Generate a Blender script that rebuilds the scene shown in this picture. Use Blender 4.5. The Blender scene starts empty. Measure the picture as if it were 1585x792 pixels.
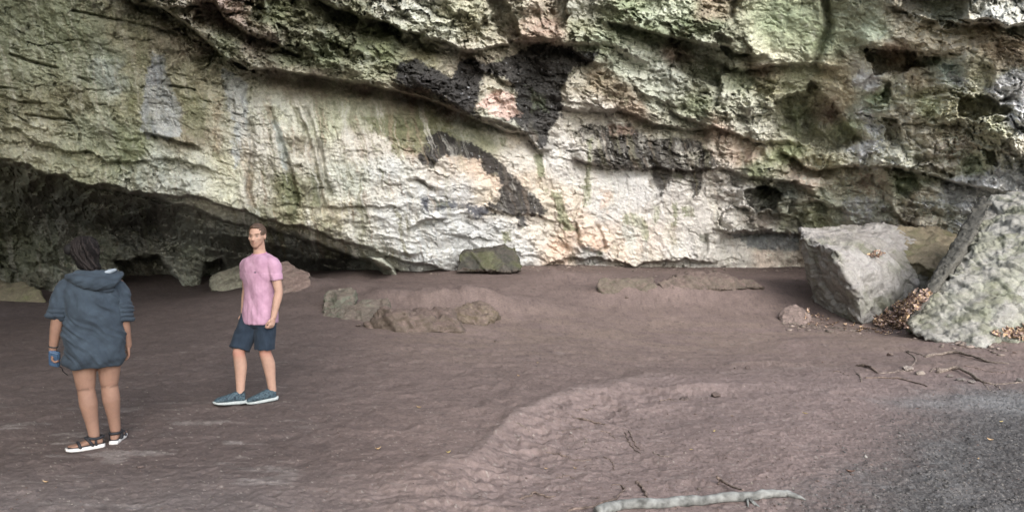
import bpy, bmesh, math, random
import numpy as np
from mathutils import Vector, Matrix
from mathutils.bvhtree import BVHTree

random.seed(7)
scene = bpy.context.scene
COL = scene.collection

# ------------------------------------------------------------------ camera
FPX = 1152.0                      # focal length in photo pixels (1585 wide)
CX, CY = 792.5, 396.0
CAMZ = 1.75
PITCH = math.atan((CY - 349.0) / FPX)
cam_d = bpy.data.cameras.new("camera")
cam_d.sensor_width = 36.0
cam_d.lens = 36.0 * FPX / 1585.0
cam_d.clip_start = 0.05
cam_d.clip_end = 2000.0
cam = bpy.data.objects.new("camera", cam_d)
COL.objects.link(cam)
cam.location = (0, 0, CAMZ)
cam.rotation_euler = (math.pi / 2 - PITCH, 0, 0)
scene.camera = cam

# ------------------------------------------------------------------ world and sun
SUN_EL, SUN_AZ = math.radians(32), math.radians(163)   # azimuth from +Y towards +X: behind and right of the camera
w = bpy.data.worlds.new("World")
scene.world = w
w.use_nodes = True
nt = w.node_tree
bg = nt.nodes["Background"]
sky = nt.nodes.new("ShaderNodeTexSky")
sky.sky_type = 'NISHITA'
sky.sun_disc = False
sky.sun_elevation = SUN_EL
sky.sun_rotation = SUN_AZ
sky.dust_density = 2.0
sky.ozone_density = 1.0
hs = nt.nodes.new("ShaderNodeHueSaturation")          # overcast: the blue is washed out of the sky
hs.inputs['Saturation'].default_value = 0.45
nt.links.new(sky.outputs[0], hs.inputs['Color'])
nt.links.new(hs.outputs[0], bg.inputs[0])
bg.inputs[1].default_value = 0.15
sun_d = bpy.data.lights.new("sun", 'SUN')
sun_d.energy = 0.6
sun_d.angle = math.radians(32)
sun_d.color = (1.0, 0.98, 0.96)
sun = bpy.data.objects.new("sun", sun_d)
COL.objects.link(sun)
sv = Vector((math.cos(SUN_EL) * math.sin(SUN_AZ), math.cos(SUN_EL) * math.cos(SUN_AZ), math.sin(SUN_EL)))
sun.rotation_euler = sv.to_track_quat('Z', 'Y').to_euler()
sun.location = (20, -20, 30)
scene.view_settings.view_transform = 'Standard'
scene.view_settings.look = 'None'
scene.view_settings.gamma = 1.0
scene.view_settings.use_curve_mapping = False
scene.view_settings.exposure = 1.82
scene.cycles.use_denoising = True
scene.cycles.max_bounces = 8
scene.cycles.diffuse_bounces = 6

# ------------------------------------------------------------------ helpers: projection
cp, sp = math.cos(PITCH), math.sin(PITCH)
def ray(px, py):
    """world direction of a photo pixel, scaled so that its Y is 1 (works on arrays)"""
    a = (px - CX) / FPX
    b = -(py - CY) / FPX
    dy = cp + b * sp
    dz = -sp + b * cp
    return a / dy, dz / dy
def at(px, py, D):
    dx, dz = ray(px, py)
    return Vector((dx * D, D, CAMZ + dz * D))

# ------------------------------------------------------------------ helpers: noise
def _h(ix, iy, s):
    n = (ix.astype(np.int64) * 374761393 + iy.astype(np.int64) * 668265263 + s * 1442695041) & 0xffffffff
    n = ((n ^ (n >> 13)) * 1274126177) & 0xffffffff
    n = (n ^ (n >> 16))
    return n
def perlin(x, y, s=0):
    x = np.asarray(x, float); y = np.asarray(y, float)
    xi = np.floor(x); yi = np.floor(y)
    fx = x - xi; fy = y - yi
    u = fx * fx * fx * (fx * (fx * 6 - 15) + 10); v = fy * fy * fy * (fy * (fy * 6 - 15) + 10)
    def g(ox, oy):
        a = _h(xi + ox, yi + oy, s) * (2 * math.pi / 4294967296.0)
        return np.cos(a) * (fx - ox) + np.sin(a) * (fy - oy)
    n0 = g(0, 0) * (1 - u) + g(1, 0) * u
    n1 = g(0, 1) * (1 - u) + g(1, 1) * u
    return (n0 * (1 - v) + n1 * v) * 1.5
def fbm(x, y, o=5, s=0, gain=.5):
    t = 0; a = 1; n = 0
    for k in range(o):
        t = t + a * perlin(x * 2 ** k + 17.3 * k, y * 2 ** k - 9.1 * k, s + k); n += a; a *= gain
    return t / n * 1.4
def ridged(x, y, o=5, s=0, gain=.5):
    t = 0; a = 1; n = 0
    for k in range(o):
        t = t + a * (1 - 2.2 * np.abs(perlin(x * 2 ** k + 5.7 * k, y * 2 ** k + 3.3 * k, s + k))); n += a; a *= gain
    return t / n
def worley(x, y, s=0, ret=0):
    x = np.asarray(x, float); y = np.asarray(y, float)
    xi = np.floor(x); yi = np.floor(y)
    f1 = np.full(x.shape, 9.); f2 = np.full(x.shape, 9.); cid = np.zeros(x.shape)
    for ox in (-1, 0, 1):
        for oy in (-1, 0, 1):
            h1 = _h(xi + ox, yi + oy, s) / 4294967296.0
            h2 = _h(xi + ox, yi + oy, s + 91) / 4294967296.0
            d = np.hypot(xi + ox + h1 - x, yi + oy + h2 - y)
            nearer = d < f1
            f2 = np.where(nearer, f1, np.minimum(f2, d))
            cid = np.where(nearer, h1 * .5 + h2 * .5, cid)
            f1 = np.where(nearer, d, f1)
    return f1, f2, cid
def sstep(a, b, x):
    t = np.clip((x - a) / (b - a), 0, 1)
    return t * t * (3 - 2 * t)
def tps(pts, X, Y, scale=1.0, smooth=0.0):
    p = np.array(pts, float)
    A = p[:, :2] / scale; z = p[:, 2]
    n = len(A)
    def ph(r2): return np.where(r2 > 1e-12, 0.5 * r2 * np.log(r2 + 1e-12), 0)
    K = ph(((A[:, None] - A[None]) ** 2).sum(-1)) + smooth * np.eye(n)
    Pm = np.hstack([np.ones((n, 1)), A])
    M = np.zeros((n + 3, n + 3)); M[:n, :n] = K; M[:n, n:] = Pm; M[n:, :n] = Pm.T
    c = np.linalg.solve(M, np.concatenate([z, np.zeros(3)]))
    x = X / scale; y = Y / scale
    out = c[n] + c[n + 1] * x + c[n + 2] * y
    for k in range(n):
        out = out + c[k] * ph((x - A[k, 0]) ** 2 + (y - A[k, 1]) ** 2)
    return out
def s2l(c):
    c = np.asarray(c, float) / 255.0
    return np.where(c <= .04045, c / 12.92, ((c + .055) / 1.055) ** 2.4)

# ------------------------------------------------------------------ helpers: objects
def tag(o, label=None, cat=None, group=None, kind=None):
    if label: o['label'] = label
    if cat: o['category'] = cat
    if group: o['group'] = group
    if kind: o['kind'] = kind
    return o
def link_mesh(name, verts, faces, mat=None, parent=None, smooth=True, cols=None):
    """verts (n,3) array, faces list or (m,4)/(m,3) array"""
    me = bpy.data.meshes.new(name)
    verts = np.asarray(verts, np.float32)
    if isinstance(faces, np.ndarray):
        k = faces.shape[1]; m = len(faces)
        me.vertices.add(len(verts)); me.vertices.foreach_set('co', verts.ravel())
        me.loops.add(m * k); me.loops.foreach_set('vertex_index', faces.astype(np.int32).ravel())
        me.polygons.add(m); me.polygons.foreach_set('loop_start', np.arange(m, dtype=np.int32) * k)
        me.update(calc_edges=True)
    else:
        me.from_pydata([tuple(map(float, v)) for v in verts], [], faces)
    if smooth:
        me.polygons.foreach_set('use_smooth', np.ones(len(me.polygons), bool))
    if cols is not None:
        ca = me.color_attributes.new('Col', 'FLOAT_COLOR', 'POINT')
        c4 = np.ones((len(verts), 4), np.float32); c4[:, :3] = cols
        ca.data.foreach_set('color', c4.ravel())
    me.validate(); me.update()
    if mat: me.materials.append(mat)
    o = bpy.data.objects.new(name, me)
    COL.objects.link(o)
    if parent: o.parent = parent
    return o
def empty(name, loc, rz=0):
    o = bpy.data.objects.new(name, None)
    o.location = loc; o.rotation_euler = (0, 0, rz); o.empty_display_size = .2
    COL.objects.link(o)
    return o

# ------------------------------------------------------------------ materials
def mat_vcol(name, rough=.9, n_scale=18, n_amt=.35, bump=.6, bdist=.02, scale2=90, spec=.25, strata=0):
    """rock or soil: colour attribute broken up by noise, several bump scales"""
    m = bpy.data.materials.new(name); m.use_nodes = True
    t = m.node_tree; N = t.nodes; L = t.links
    b = N['Principled BSDF']; b.inputs['Roughness'].default_value = rough
    b.inputs['Specular IOR Level'].default_value = spec
    tc = N.new('ShaderNodeTexCoord')
    at_ = N.new('ShaderNodeAttribute'); at_.attribute_name = 'Col'
    n1 = N.new('ShaderNodeTexNoise'); n1.inputs['Scale'].default_value = n_scale; n1.inputs['Detail'].default_value = 8; n1.inputs['Roughness'].default_value = .7
    n2 = N.new('ShaderNodeTexNoise'); n2.inputs['Scale'].default_value = scale2; n2.inputs['Detail'].default_value = 4
    L.new(tc.outputs['Object'], n1.inputs['Vector']); L.new(tc.outputs['Object'], n2.inputs['Vector'])
    mr = N.new('ShaderNodeMapRange'); mr.inputs['From Min'].default_value = .3; mr.inputs['From Max'].default_value = .7
    mr.inputs['To Min'].default_value = 1 - n_amt; mr.inputs['To Max'].default_value = 1 + n_amt
    L.new(n1.outputs['Fac'], mr.inputs['Value'])
    mr2 = N.new('ShaderNodeMapRange'); mr2.inputs['From Min'].default_value = .3; mr2.inputs['From Max'].default_value = .7
    mr2.inputs['To Min'].default_value = 1 - n_amt * .6; mr2.inputs['To Max'].default_value = 1 + n_amt * .6
    L.new(n2.outputs['Fac'], mr2.inputs['Value'])
    mm = N.new('ShaderNodeMath'); mm.operation = 'MULTIPLY'
    L.new(mr.outputs[0], mm.inputs[0]); L.new(mr2.outputs[0], mm.inputs[1])
    vm = N.new('ShaderNodeVectorMath'); vm.operation = 'SCALE'
    L.new(at_.outputs['Color'], vm.inputs[0]); L.new(mm.outputs[0], vm.inputs['Scale'])
    L.new(vm.outputs[0], b.inputs['Base Color'])
    add = N.new('ShaderNodeMath'); add.operation = 'MULTIPLY_ADD'; add.inputs[1].default_value = .4
    L.new(n2.outputs['Fac'], add.inputs[0]); L.new(n1.outputs['Fac'], add.inputs[2])
    bp = N.new('ShaderNodeBump'); bp.inputs['Strength'].default_value = bump; bp.inputs['Distance'].default_value = bdist
    L.new(add.outputs[0], bp.inputs['Height'])
    L.new(bp.outputs[0], b.inputs['Normal'])
    return m
def mat_plain(name, rgb, rough=.8, spec=.3, n_scale=60, n_amt=.12, bump=.3, bdist=.004, metallic=0, rgb2=None):
    m = bpy.data.materials.new(name); m.use_nodes = True
    t = m.node_tree; N = t.nodes; L = t.links
    b = N['Principled BSDF']; b.inputs['Roughness'].default_value = rough
    b.inputs['Specular IOR Level'].default_value = spec; b.inputs['Metallic'].default_value = metallic
    tc = N.new('ShaderNodeTexCoord')
    n1 = N.new('ShaderNodeTexNoise'); n1.inputs['Scale'].default_value = n_scale; n1.inputs['Detail'].default_value = 5
    L.new(tc.outputs['Object'], n1.inputs['Vector'])
    cr = N.new('ShaderNodeValToRGB')
    c = s2l(rgb); c2 = s2l(rgb2) if rgb2 is not None else None
    lo = c * (1 - n_amt * 2); hi = (c2 if c2 is not None else c * (1 + n_amt * 2))
    cr.color_ramp.elements[0].position = .3; cr.color_ramp.elements[1].position = .7
    cr.color_ramp.elements[0].color = (*np.clip(lo, 0, 1), 1); cr.color_ramp.elements[1].color = (*np.clip(hi, 0, 1), 1)
    L.new(n1.outputs['Fac'], cr.inputs[0]); L.new(cr.outputs[0], b.inputs['Base Color'])
    if bump:
        bp = N.new('ShaderNodeBump'); bp.inputs['Strength'].default_value = bump; bp.inputs['Distance'].default_value = bdist
        L.new(n1.outputs['Fac'], bp.inputs['Height']); L.new(bp.outputs[0], b.inputs['Normal'])
    return m

def axis(a, b, fine, lo, hi, coarse):
    """grid coordinates: fine steps inside [a,b], growing steps out to lo and hi"""
    c = list(np.arange(a, b + fine * .5, fine))
    l = []; x = a; s = fine
    while x > lo: s = min(s * 1.12, coarse); x -= s; l.append(x)
    r = []; x = c[-1]; s = fine
    while x < hi: s = min(s * 1.12, coarse); x += s; r.append(x)
    return np.array(l[::-1] + c + r)
def gridfaces(nv, nu):
    i = (np.arange(nv - 1)[:, None] * nu + np.arange(nu - 1)[None]).ravel()
    return np.stack([i, i + nu, i + nu + 1, i + 1], 1)

def polymask(poly, U, V, feather=3.0):
    """1 inside the polygon, falling to 0 over `feather` pixels at its edge; U, V may be warped"""
    p = np.array(poly, float)
    out = np.zeros(U.shape)
    m = feather + 2
    sel = (U > p[:, 0].min() - m) & (U < p[:, 0].max() + m) & (V > p[:, 1].min() - m) & (V < p[:, 1].max() + m)
    u = U[sel]; v = V[sel]
    if not len(u): return out
    ins = np.zeros(u.shape, bool); d = np.full(u.shape, 1e9)
    q = np.roll(p, -1, 0)
    for (x0, y0), (x1, y1) in zip(p, q):
        if y0 != y1:
            c = ((y0 > v) != (y1 > v)) & (u < (x1 - x0) * (v - y0) / (y1 - y0) + x0)
            ins ^= c
        ex, ey = x1 - x0, y1 - y0
        t = np.clip(((u - x0) * ex + (v - y0) * ey) / (ex * ex + ey * ey + 1e-9), 0, 1)
        d = np.minimum(d, np.hypot(u - x0 - t * ex, v - y0 - t * ey))
    sd = np.where(ins, d, -d)
    out[sel] = sstep(-feather * .5, feather * .5, sd)
    return out
def linedist(line, U, V, margin=60):
    p = np.array(line, float)
    out = np.full(U.shape, 1e3)
    sel = (U > p[:, 0].min() - margin) & (U < p[:, 0].max() + margin) & (V > p[:, 1].min() - margin) & (V < p[:, 1].max() + margin)
    u = U[sel]; v = V[sel]; d = np.full(u.shape, 1e3)
    for (x0, y0), (x1, y1) in zip(p[:-1], p[1:]):
        ex, ey = x1 - x0, y1 - y0
        t = np.clip(((u - x0) * ex + (v - y0) * ey) / (ex * ex + ey * ey + 1e-9), 0, 1)
        d = np.minimum(d, np.hypot(u - x0 - t * ex, v - y0 - t * ey))
    out[sel] = d
    return out
# ================================================================== CLIFF
us = axis(-15, 1600, 1.25, -900, 1780, 25)
vs = axis(-10, 470, 1.15, -420, 520, 25)
U, V = np.meshgrid(us, vs)
shape = U.shape
base_pts = [(-800, -420, 14), (-800, -150, 8.4), (-800, 200, 9), (-800, 480, 11),
    (-400, 0, 10.6), (-400, 200, 11.6), (-400, 450, 13.5),
    (0, -420, 17), (0, -180, 11.6), (0, 0, 12.2), (0, 130, 12.7), (0, 245, 13.2), (0, 450, 14.5),
    (250, 0, 12.9), (250, 150, 13.5), (250, 305, 14.1), (250, 450, 15.2),
    (450, 0, 13.4), (450, 130, 14.5), (450, 200, 14.5), (450, 330, 15.0), (450, 450, 16.8),
    (650, 0, 14.8), (650, 170, 16.0), (650, 230, 15.9), (650, 330, 16.4), (690, 410, 18.0),
    (900, -50, 15.8), (900, 60, 16.8), (900, 180, 18.4), (900, 300, 19.2), (900, 415, 19.9), (900, 480, 20.3),
    (1120, -50, 16.6), (1120, 120, 18.0), (1120, 230, 19.0), (1120, 330, 19.8), (1120, 415, 20.4), (1120, 480, 20.8),
    (1250, 0, 16.4), (1250, 90, 17.1), (1250, 200, 18.6), (1250, 300, 19.2), (1250, 415, 20.6),
    (1400, 0, 15.0), (1400, 100, 15.8), (1400, 200, 16.4), (1400, 300, 17.1), (1400, 400, 18.0),
    (1585, 0, 13.7), (1585, 100, 14.0), (1585, 200, 14.3), (1585, 300, 14.9), (1585, 450, 15.4),
    (1900, 0, 13), (1900, 200, 14), (1900, 450, 15), (2300, 0, 15), (2300, 400, 16),
    (450, -420, 19), (450, -180, 13.6), (900, -420, 21), (900, -180, 15.8), (1400, -420, 20), (1400, -160, 15.0), (1585, -150, 14), (1900, -420, 20), (1900, -150, 14),
    (0, -1000, 30), (700, -1000, 30), (1400, -1000, 30), (2300, -1000, 30)]
lo_u, lo_v = np.meshgrid(np.linspace(-900, 2520, 180), np.linspace(-1110, 530, 120))
lo_D = tps(base_pts, lo_u, lo_v, 500, 0.0008)
def bilin(F, U, V):
    a = (U + 900) / 3420 * 179; b = (V + 1110) / 1640 * 119
    a = np.clip(a, 0, 178.999); b = np.clip(b, 0, 118.999)
    i = a.astype(int); j = b.astype(int); fa = a - i; fb = b - j
    return (F[j, i] * (1 - fa) + F[j, i + 1] * fa) * (1 - fb) + (F[j + 1, i] * (1 - fa) + F[j + 1, i + 1] * fa) * fb
D0 = bilin(lo_D, U, V)
dx, dz = ray(U, V)
X0 = dx * 15.5; Z0 = CAMZ + dz * 15.5
# warped picture coordinates give every traced edge a natural outline
wx = fbm(X0 * .9, Z0 * .9, 5, 11, .6) ; wz = fbm(X0 * .9, Z0 * .9, 5, 23, .6)
Uw = U + wx * 11; Vw = V + wz * 9
wj = fbm(X0 * 2.2, Z0 * 2.2, 4, 31, .65)

def field(pts, k, p=2.0, eps=500., u=None, v=None):
    """Shepard blend of the traced control values (columns 2..2+k)"""
    P = np.array(pts, float); u = Uw if u is None else u; v = Vw if v is None else v
    num = [0.] * k; den = 0
    for q in P:
        wgt = 1.0 / ((u - q[0]) ** 2 + ((v - q[1]) * 1.3) ** 2 + eps) ** p
        den = den + wgt
        for c in range(k): num[c] = num[c] + wgt * q[2 + c]
    return [n / den for n in num]

# roughness character of each region: (u, v, knobs, layers, flutes, fine)
rg = [(60, 60, .07, .10, .08, .75), (60, 200, .09, .26, 0, .95), (200, 120, .08, .12, .04, .75), (250, 270, .12, .5, 0, 1.2), (150, 230, .1, .35, 0, 1),
    (330, 200, .08, .08, .1, .7), (350, 290, .08, .08, .1, .7), (420, 30, .9, .3, 0, 1.6), (350, 50, .8, .4, 0, 1.4), (500, 70, 1., .4, 0, 1.6), (600, 80, .9, .3, 0, 1.5), (480, 135, .05, .08, 0, .3), (620, 165, .05, .08, 0, .35),
    (500, 200, .08, .02, .45, .7), (470, 300, .10, .03, .4, .8), (540, 260, .08, .03, .4, .8), (600, 330, .08, .2, .1, .9), (600, 380, .1, .5, 0, 1.), (450, 380, .1, .6, 0, 1),
    (100, 380, .25, .1, 0, .6), (280, 420, .5, .1, .1, .8), (700, 30, .9, .2, 0, 1.5), (700, 130, .6, .25, 0, 1.3), (840, 40, .5, .1, .5, 1.2), (820, 130, .6, .3, 0, 1.3),
    (700, 200, .08, .1, 0, .5), (700, 280, .12, .2, 0, .8), (720, 370, .10, .25, 0, .9), (850, 260, .12, .05, .2, .8), (860, 380, .25, .2, .1, 1.), (960, 300, .05, .05, .14, .45), (1060, 340, .06, .06, .14, .5), (1060, 400, .2, .15, 0, 1.),
    (930, 120, .35, .2, .2, 1.4), (1000, 60, .5, .4, 0, 1.4), (1000, 140, .5, .3, 0, 1.5), (1080, 40, .4, .5, 0, 1.2), (1100, 110, .4, .2, 0, 1.2), (950, 210, .4, .3, 0, 1.3), (1060, 230, .3, .25, 0, 1.),
    (1210, 50, .05, .10, 0, .35), (1340, 50, .08, .12, 0, .4), (1150, 170, .8, .6, 0, 1.4), (1240, 190, .25, .4, 0, .8), (1300, 150, .15, .15, .1, .7), (1340, 200, .6, .3, .2, 1.2), (1420, 150, .3, .6, 0, 1.), (1450, 60, .2, .4, 0, .7), (1520, 100, .35, .4, 0, .8), (1550, 30, .5, .2, 0, 1.3), (1480, 200, .8, .5, 0, 1.4), (1560, 220, .9, .4, 0, 1.4), (1180, 260, .35, 1.0, 0, 1.2), (1250, 310, .3, 1.0, 0, 1.), (1350, 300, .4, .8, 0, 1.1), (1450, 330, .4, .6, 0, 1.), (1180, 340, .3, 1.1, 0, 1.), (1180, 390, .08, .05, .1, .5), (1450, 400, .3, .5, 0, 1.), (1560, 320, .5, .4, 0, 1.2), (1400, 240, .6, .7, 0, 1.2)]
aK, aL, aF, aN = field(rg, 4, 2.0, 300)
# lowering of detail outside the frame
# -- knobs: eroded lumps
f1, f2, cid = worley(X0 * 1.15 + wx * .5, Z0 * 1.5 + X0 * .25 + wz * .5, 3)
g1, g2, gid = worley(X0 * 2.9 + wx * .9, Z0 * 3.8 + X0 * .7 + wz * .9, 5)
k1, k2, kid = worley(X0 * 7.3 + wj * .6, Z0 * 9.5 + X0 * 2 + wj * .6, 8)
lump = (.55 - f1) * .75 + (cid - .5) * .7 + ((.5 - g1) * .32 + (gid - .5) * .30) + ((.5 - k1) * .09 + (kid - .5) * .09)
lump = lump + ridged(X0 * .9, Z0 * 1.2 + X0 * .2, 6, 41, .55) * .35
# -- facets: broken faces, every chip with a tilt of its own, dark joints between some of them
def facets(x, y, s, tilt, joint):
    xi = np.floor(x); yi = np.floor(y)
    f1 = np.full(x.shape, 9.); f2 = np.full(x.shape, 9.); h = np.zeros(x.shape)
    for ox in (-1, 0, 1):
        for oy in (-1, 0, 1):
            a1 = _h(xi + ox, yi + oy, s) / 4294967296.0
            a2 = _h(xi + ox, yi + oy, s + 91) / 4294967296.0
            a3 = _h(xi + ox, yi + oy, s + 17) / 4294967296.0
            ex = x - (xi + ox + a1); ey = y - (yi + oy + a2)
            d = np.hypot(ex, ey)
            hh = (a3 - .5) * .8 + (ex * (a1 * 2 - 1) + ey * (a2 * 2 - 1)) * tilt
            nearer = d < f1
            f2 = np.where(nearer, f1, np.minimum(f2, d))
            h = np.where(nearer, hh, h); f1 = np.where(nearer, d, f1)
    return h - joint * (1 - sstep(0.0, .09, f2 - f1))
wk = fbm(X0 * 5, Z0 * 5, 4, 37, .65)
fc = facets(X0 * 1.1 + wx * .8 + wj * .25, Z0 * 2.4 + X0 * .45 + wz * .9 + wj * .3, 401, .9, .0) * .34 \
   + facets(X0 * 2.7 + wx * 1.2 + wj * .5, Z0 * 5.6 + X0 * 1.1 + wz * 1.3 + wj * .6, 411, 1.0, .35) * .15 \
   + facets(X0 * 6.3 + wj * 1.1 + wk * .3, Z0 * 12.5 + X0 * 2.5 + wj * 1.3 + wk * .4, 421, 1.0, .35) * .062 \
   + facets(X0 * 14 + wj * 1.5 + wk * .8, Z0 * 23 + X0 * 5 + wj * 2 + wk, 431, 1.0, .3) * .026
# -- layers: beds dipping to the right, each bed stepping in or out by its own amount
dip = np.where(U < 1000, .20, .20 - .14 * sstep(1000, 1200, U))
def beds(T, s, sharp=.16):
    q = (Z0 + dip * X0 * 1.0) / T + wx * (.22 / T) + fbm(X0 * .5, Z0 * .5, 3, s) * (.18 / T)
    n = np.floor(q); fr = q - n
    def amp(k): return perlin(X0 * .55 / max(T, .25) + 40 * np.sin(k * 12.9), k * 1.37 + .5, s + 7) + .6 * perlin(X0 * 1.9 / max(T, .25) + 20 * np.sin(k * 7.1), k * 3.1 + .5, s + 9)
    a0 = amp(n); a1 = amp(n - 1)
    t = sstep(0, sharp, fr)
    out = a1 * (1 - t) + a0 * t
    # the lower edge of a bed is undercut
    return out - .35 * np.exp(-(fr / .10) ** 2) * (a0 > a1) + .0 * fr, n
b1, bn = beds(.62, 100); b2, _ = beds(.21, 130); b3, _ = beds(.085, 160)
layer = b1 * .42 + b2 * .20 + b3 * .075
# -- flutes: drapery running down the wall
ff = X0 * 3.2 + Z0 * .35 + wx * .55
flute = ridged(ff, Z0 * .16, 3, 51, .6) * .22 + perlin(ff * 2.7, Z0 * .5, 57) * .04
# -- fine surface
fine = fbm(X0 * 3, Z0 * 3.6 + X0 * .6, 6, 61, .62) * .055 + ridged(X0 * 7 + wx, Z0 * 11 + X0 * 2, 4, 71, .6) * .022
crk = ridged(X0 * 1.3 + wx * .6, Z0 * 3.4 + X0 * .75 + wz * .5, 4, 77, .5)
cr2 = ridged(X0 * 2.6 + wx, Z0 * 1.6 + wz, 3, 83, .5)
fine = fine - sstep(.70, .86, crk) * .10 * sstep(-.2, .4, fbm(X0 * .8, Z0 * .8, 2, 88)) - sstep(.80, .93, cr2) * .06
relief = aK * lump * 1.0 + aL * layer * (.95 + .25 * sstep(1080, 1200, U)) + aF * flute * 1.2 + aN * fine * 1.5 + (aK * .75 + aL * .5 + .06 * aN) * fc

D = D0 - relief

# -- traced ledges: rock above the line stands out, a hollow runs under it
def ledge(line, out, under, up=60, down=50, sharp=2.5, taper=25, rag=1.0):
    global D
    p = np.array(line, float)
    y = np.interp(U, p[:, 0], p[:, 1])
    s = (Vw - V) * rag * .8 + wj * 5 * rag
    d = V + s - y                                   # >0 below the line
    tp = sstep(p[0, 0] - taper, p[0, 0] + taper, U) * (1 - sstep(p[-1, 0] - taper, p[-1, 0] + taper, U))
    above = np.exp(-(np.minimum(d, 0) / up) ** 2)
    below = np.exp(-(np.maximum(d, 0) / down) ** 2)
    t = sstep(-sharp, sharp, d)
    D = D + tp * (-out * above * (1 - t) + under * below * t)
def pit(poly, depth, feather=8, floor_noise=.15, warp=1.0):
    global D
    m = polymask(poly, U + (Uw - U) * warp * .9 + wj * 7 + lump * 9, V + (Vw - V) * warp * .9 + wj * 6 - layer * 9, feather * 1.6)
    m = sstep(.3, .7, m + (wj * .3 + wk * .35) * sstep(0, .1, m) * sstep(0, .2, 1.1 - m))
    D = D + m * (depth * .85 * (.85 + .5 * wj) + (floor_noise + .2) * (lump + fc))
def groove(line, depth, width=2.0):
    global D
    d = linedist(line, U + wj * 3 + wx * 2, V + wj * 2.5 + wz * 2)
    D = D + depth * np.exp(-(d / width) ** 2)

# brow over the smooth hollow
L3 = [(180, -30), (250, 12), (300, 45), (340, 82), (384, 106), (431, 109), (498, 120), (570, 131), (640, 148), (690, 165), (723, 178), (762, 193), (790, 205)]
ledge(L3, .75, .55, 90, 34, 2.0, 60, .5)
ledge([(195, 0), (250, 12), (290, 10), (330, 4), (350, 30), (380, 48), (430, 70), (470, 86)], .35, .45, 30, 25, 2, 20)
ledge([(480, -8), (505, 12), (560, 28), (600, 36), (622, 45), (650, 47)], .4, .75, 25, 30, 2.5, 12)
pit([(500, 6), (540, 18), (556, 30), (552, 50), (535, 62), (515, 40)], .6, 8)
pit([(512, 68), (545, 72), (545, 95), (525, 92)], .5, 6)
pit([(432, 36), (446, 40), (447, 80), (434, 76)], .5, 5)
pit([(586, 34), (618, 34), (624, 50), (596, 48)], .6, 5)
pit([(320, 0), (336, -5), (345, 20), (380, 50), (376, 58), (330, 44), (300, 30)], .55, 8)
pit([(745, -20), (775, -20), (806, 30), (812, 60), (790, 68), (770, 30)], .9, 12)
pit([(858, -20), (882, -20), (880, 40), (866, 50), (860, 30)], .8, 5)
ledge([(655, 60), (700, 70), (720, 82), (750, 74), (800, 66), (870, 70), (930, 62)], .35, .45, 40, 40, 2.5, 20)
ledge([(805, 58), (830, 62), (866, 66), (905, 90), (925, 100)], .3, .35, 40, 26, 2.5, 14)
ledge([(612, 130), (660, 140), (700, 160), (730, 178), (775, 185), (812, 205), (836, 232), (846, 230)], .3, .3, 30, 20, 2.5, 14)
ledge([(872, 165), (900, 170), (960, 172), (1010, 185), (1060, 200), (1100, 200)], .25, .45, 30, 28, 2.5, 12)
ledge([(890, 245), (930, 256), (1000, 258), (1045, 262), (1085, 264), (1106, 262)], .28, .30, 40, 16, 2, 10)
# left face cracks and small steps
for ln, dp in (([(15, 83), (45, 95), (90, 106)], .12), ([(40, 178), (75, 183), (110, 187)], .14), ([(112, 17), (150, 25), (190, 33), (230, 42), (262, 52)], .10), ([(262, 132), (290, 136), (302, 140)], .16),
        ([(120, 118), (138, 126)], .1), ([(0, 136), (25, 138)], .1), ([(228, 40), (262, 50), (285, 54)], .08), ([(107, 178), (122, 200), (124, 220)], .08)):
    groove(ln, dp * 1.5, 1.8)
ledge([(8, 200), (25, 203), (45, 212), (62, 222), (90, 232)], .12, .12, 25, 12, 1.5, 8)
ledge([(226, 208), (262, 212), (290, 222), (310, 230)], .16, .22, 16, 9, 1.5, 8)
ledge([(0, 150), (40, 158), (70, 160)], .08, .08, 15, 8, 1.5, 8)
ledge([(90, 232), (140, 236), (170, 246), (230, 250)], .15, .12, 14, 10, 1.5, 8)
ledge([(240, 246), (280, 252), (320, 262), (330, 268)], .14, .12, 14, 10, 1.5, 8)
for ln in ([(458, 170), (470, 200), (482, 235), (494, 280), (500, 330)], [(418, 170), (428, 205), (448, 262), (462, 320)], [(475, 170), (486, 210), (500, 250), (508, 300)], [(386, 190), (392, 230), (384, 290), (392, 320)]):
    groove(ln, .16, 4)
# white wall
ledge([(505, 318), (560, 324), (618, 322)], .08, .14, 15, 8, 1.5, 8)
ledge([(632, 276), (655, 280), (672, 290)], .1, .2, 8, 7, 1.5, 5)
ledge([(634, 352), (650, 340), (690, 338)], .2, .25, 10, 9, 1.5, 5)
ledge([(700, 360), (730, 368), (760, 372)], .1, .12, 10, 7, 1.5, 5)
ledge([(752, 318), (775, 328), (840, 334), (858, 342)], .12, .12, 12, 8, 1.5, 6)
ledge([(845, 408), (880, 398), (930, 404), (985, 410), (1060, 400), (1100, 408)], .15, .35, 14, 20, 2, 10)
for ln, dp, wd in (([(893, 350), (893, 375), (905, 388), (930, 395)], .22, 3), ([(925, 350), (932, 370), (936, 384)], .18, 3), ([(880, 405), (893, 388)], .15, 3), ([(1094, 365), (1093, 385), (1086, 405)], .2, 2.5), ([(905, 255), (908, 290), (895, 330)], .1, 2.5),
        ([(640, 275), (670, 290)], .1, 2)):
    groove(ln, dp, wd)
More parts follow.
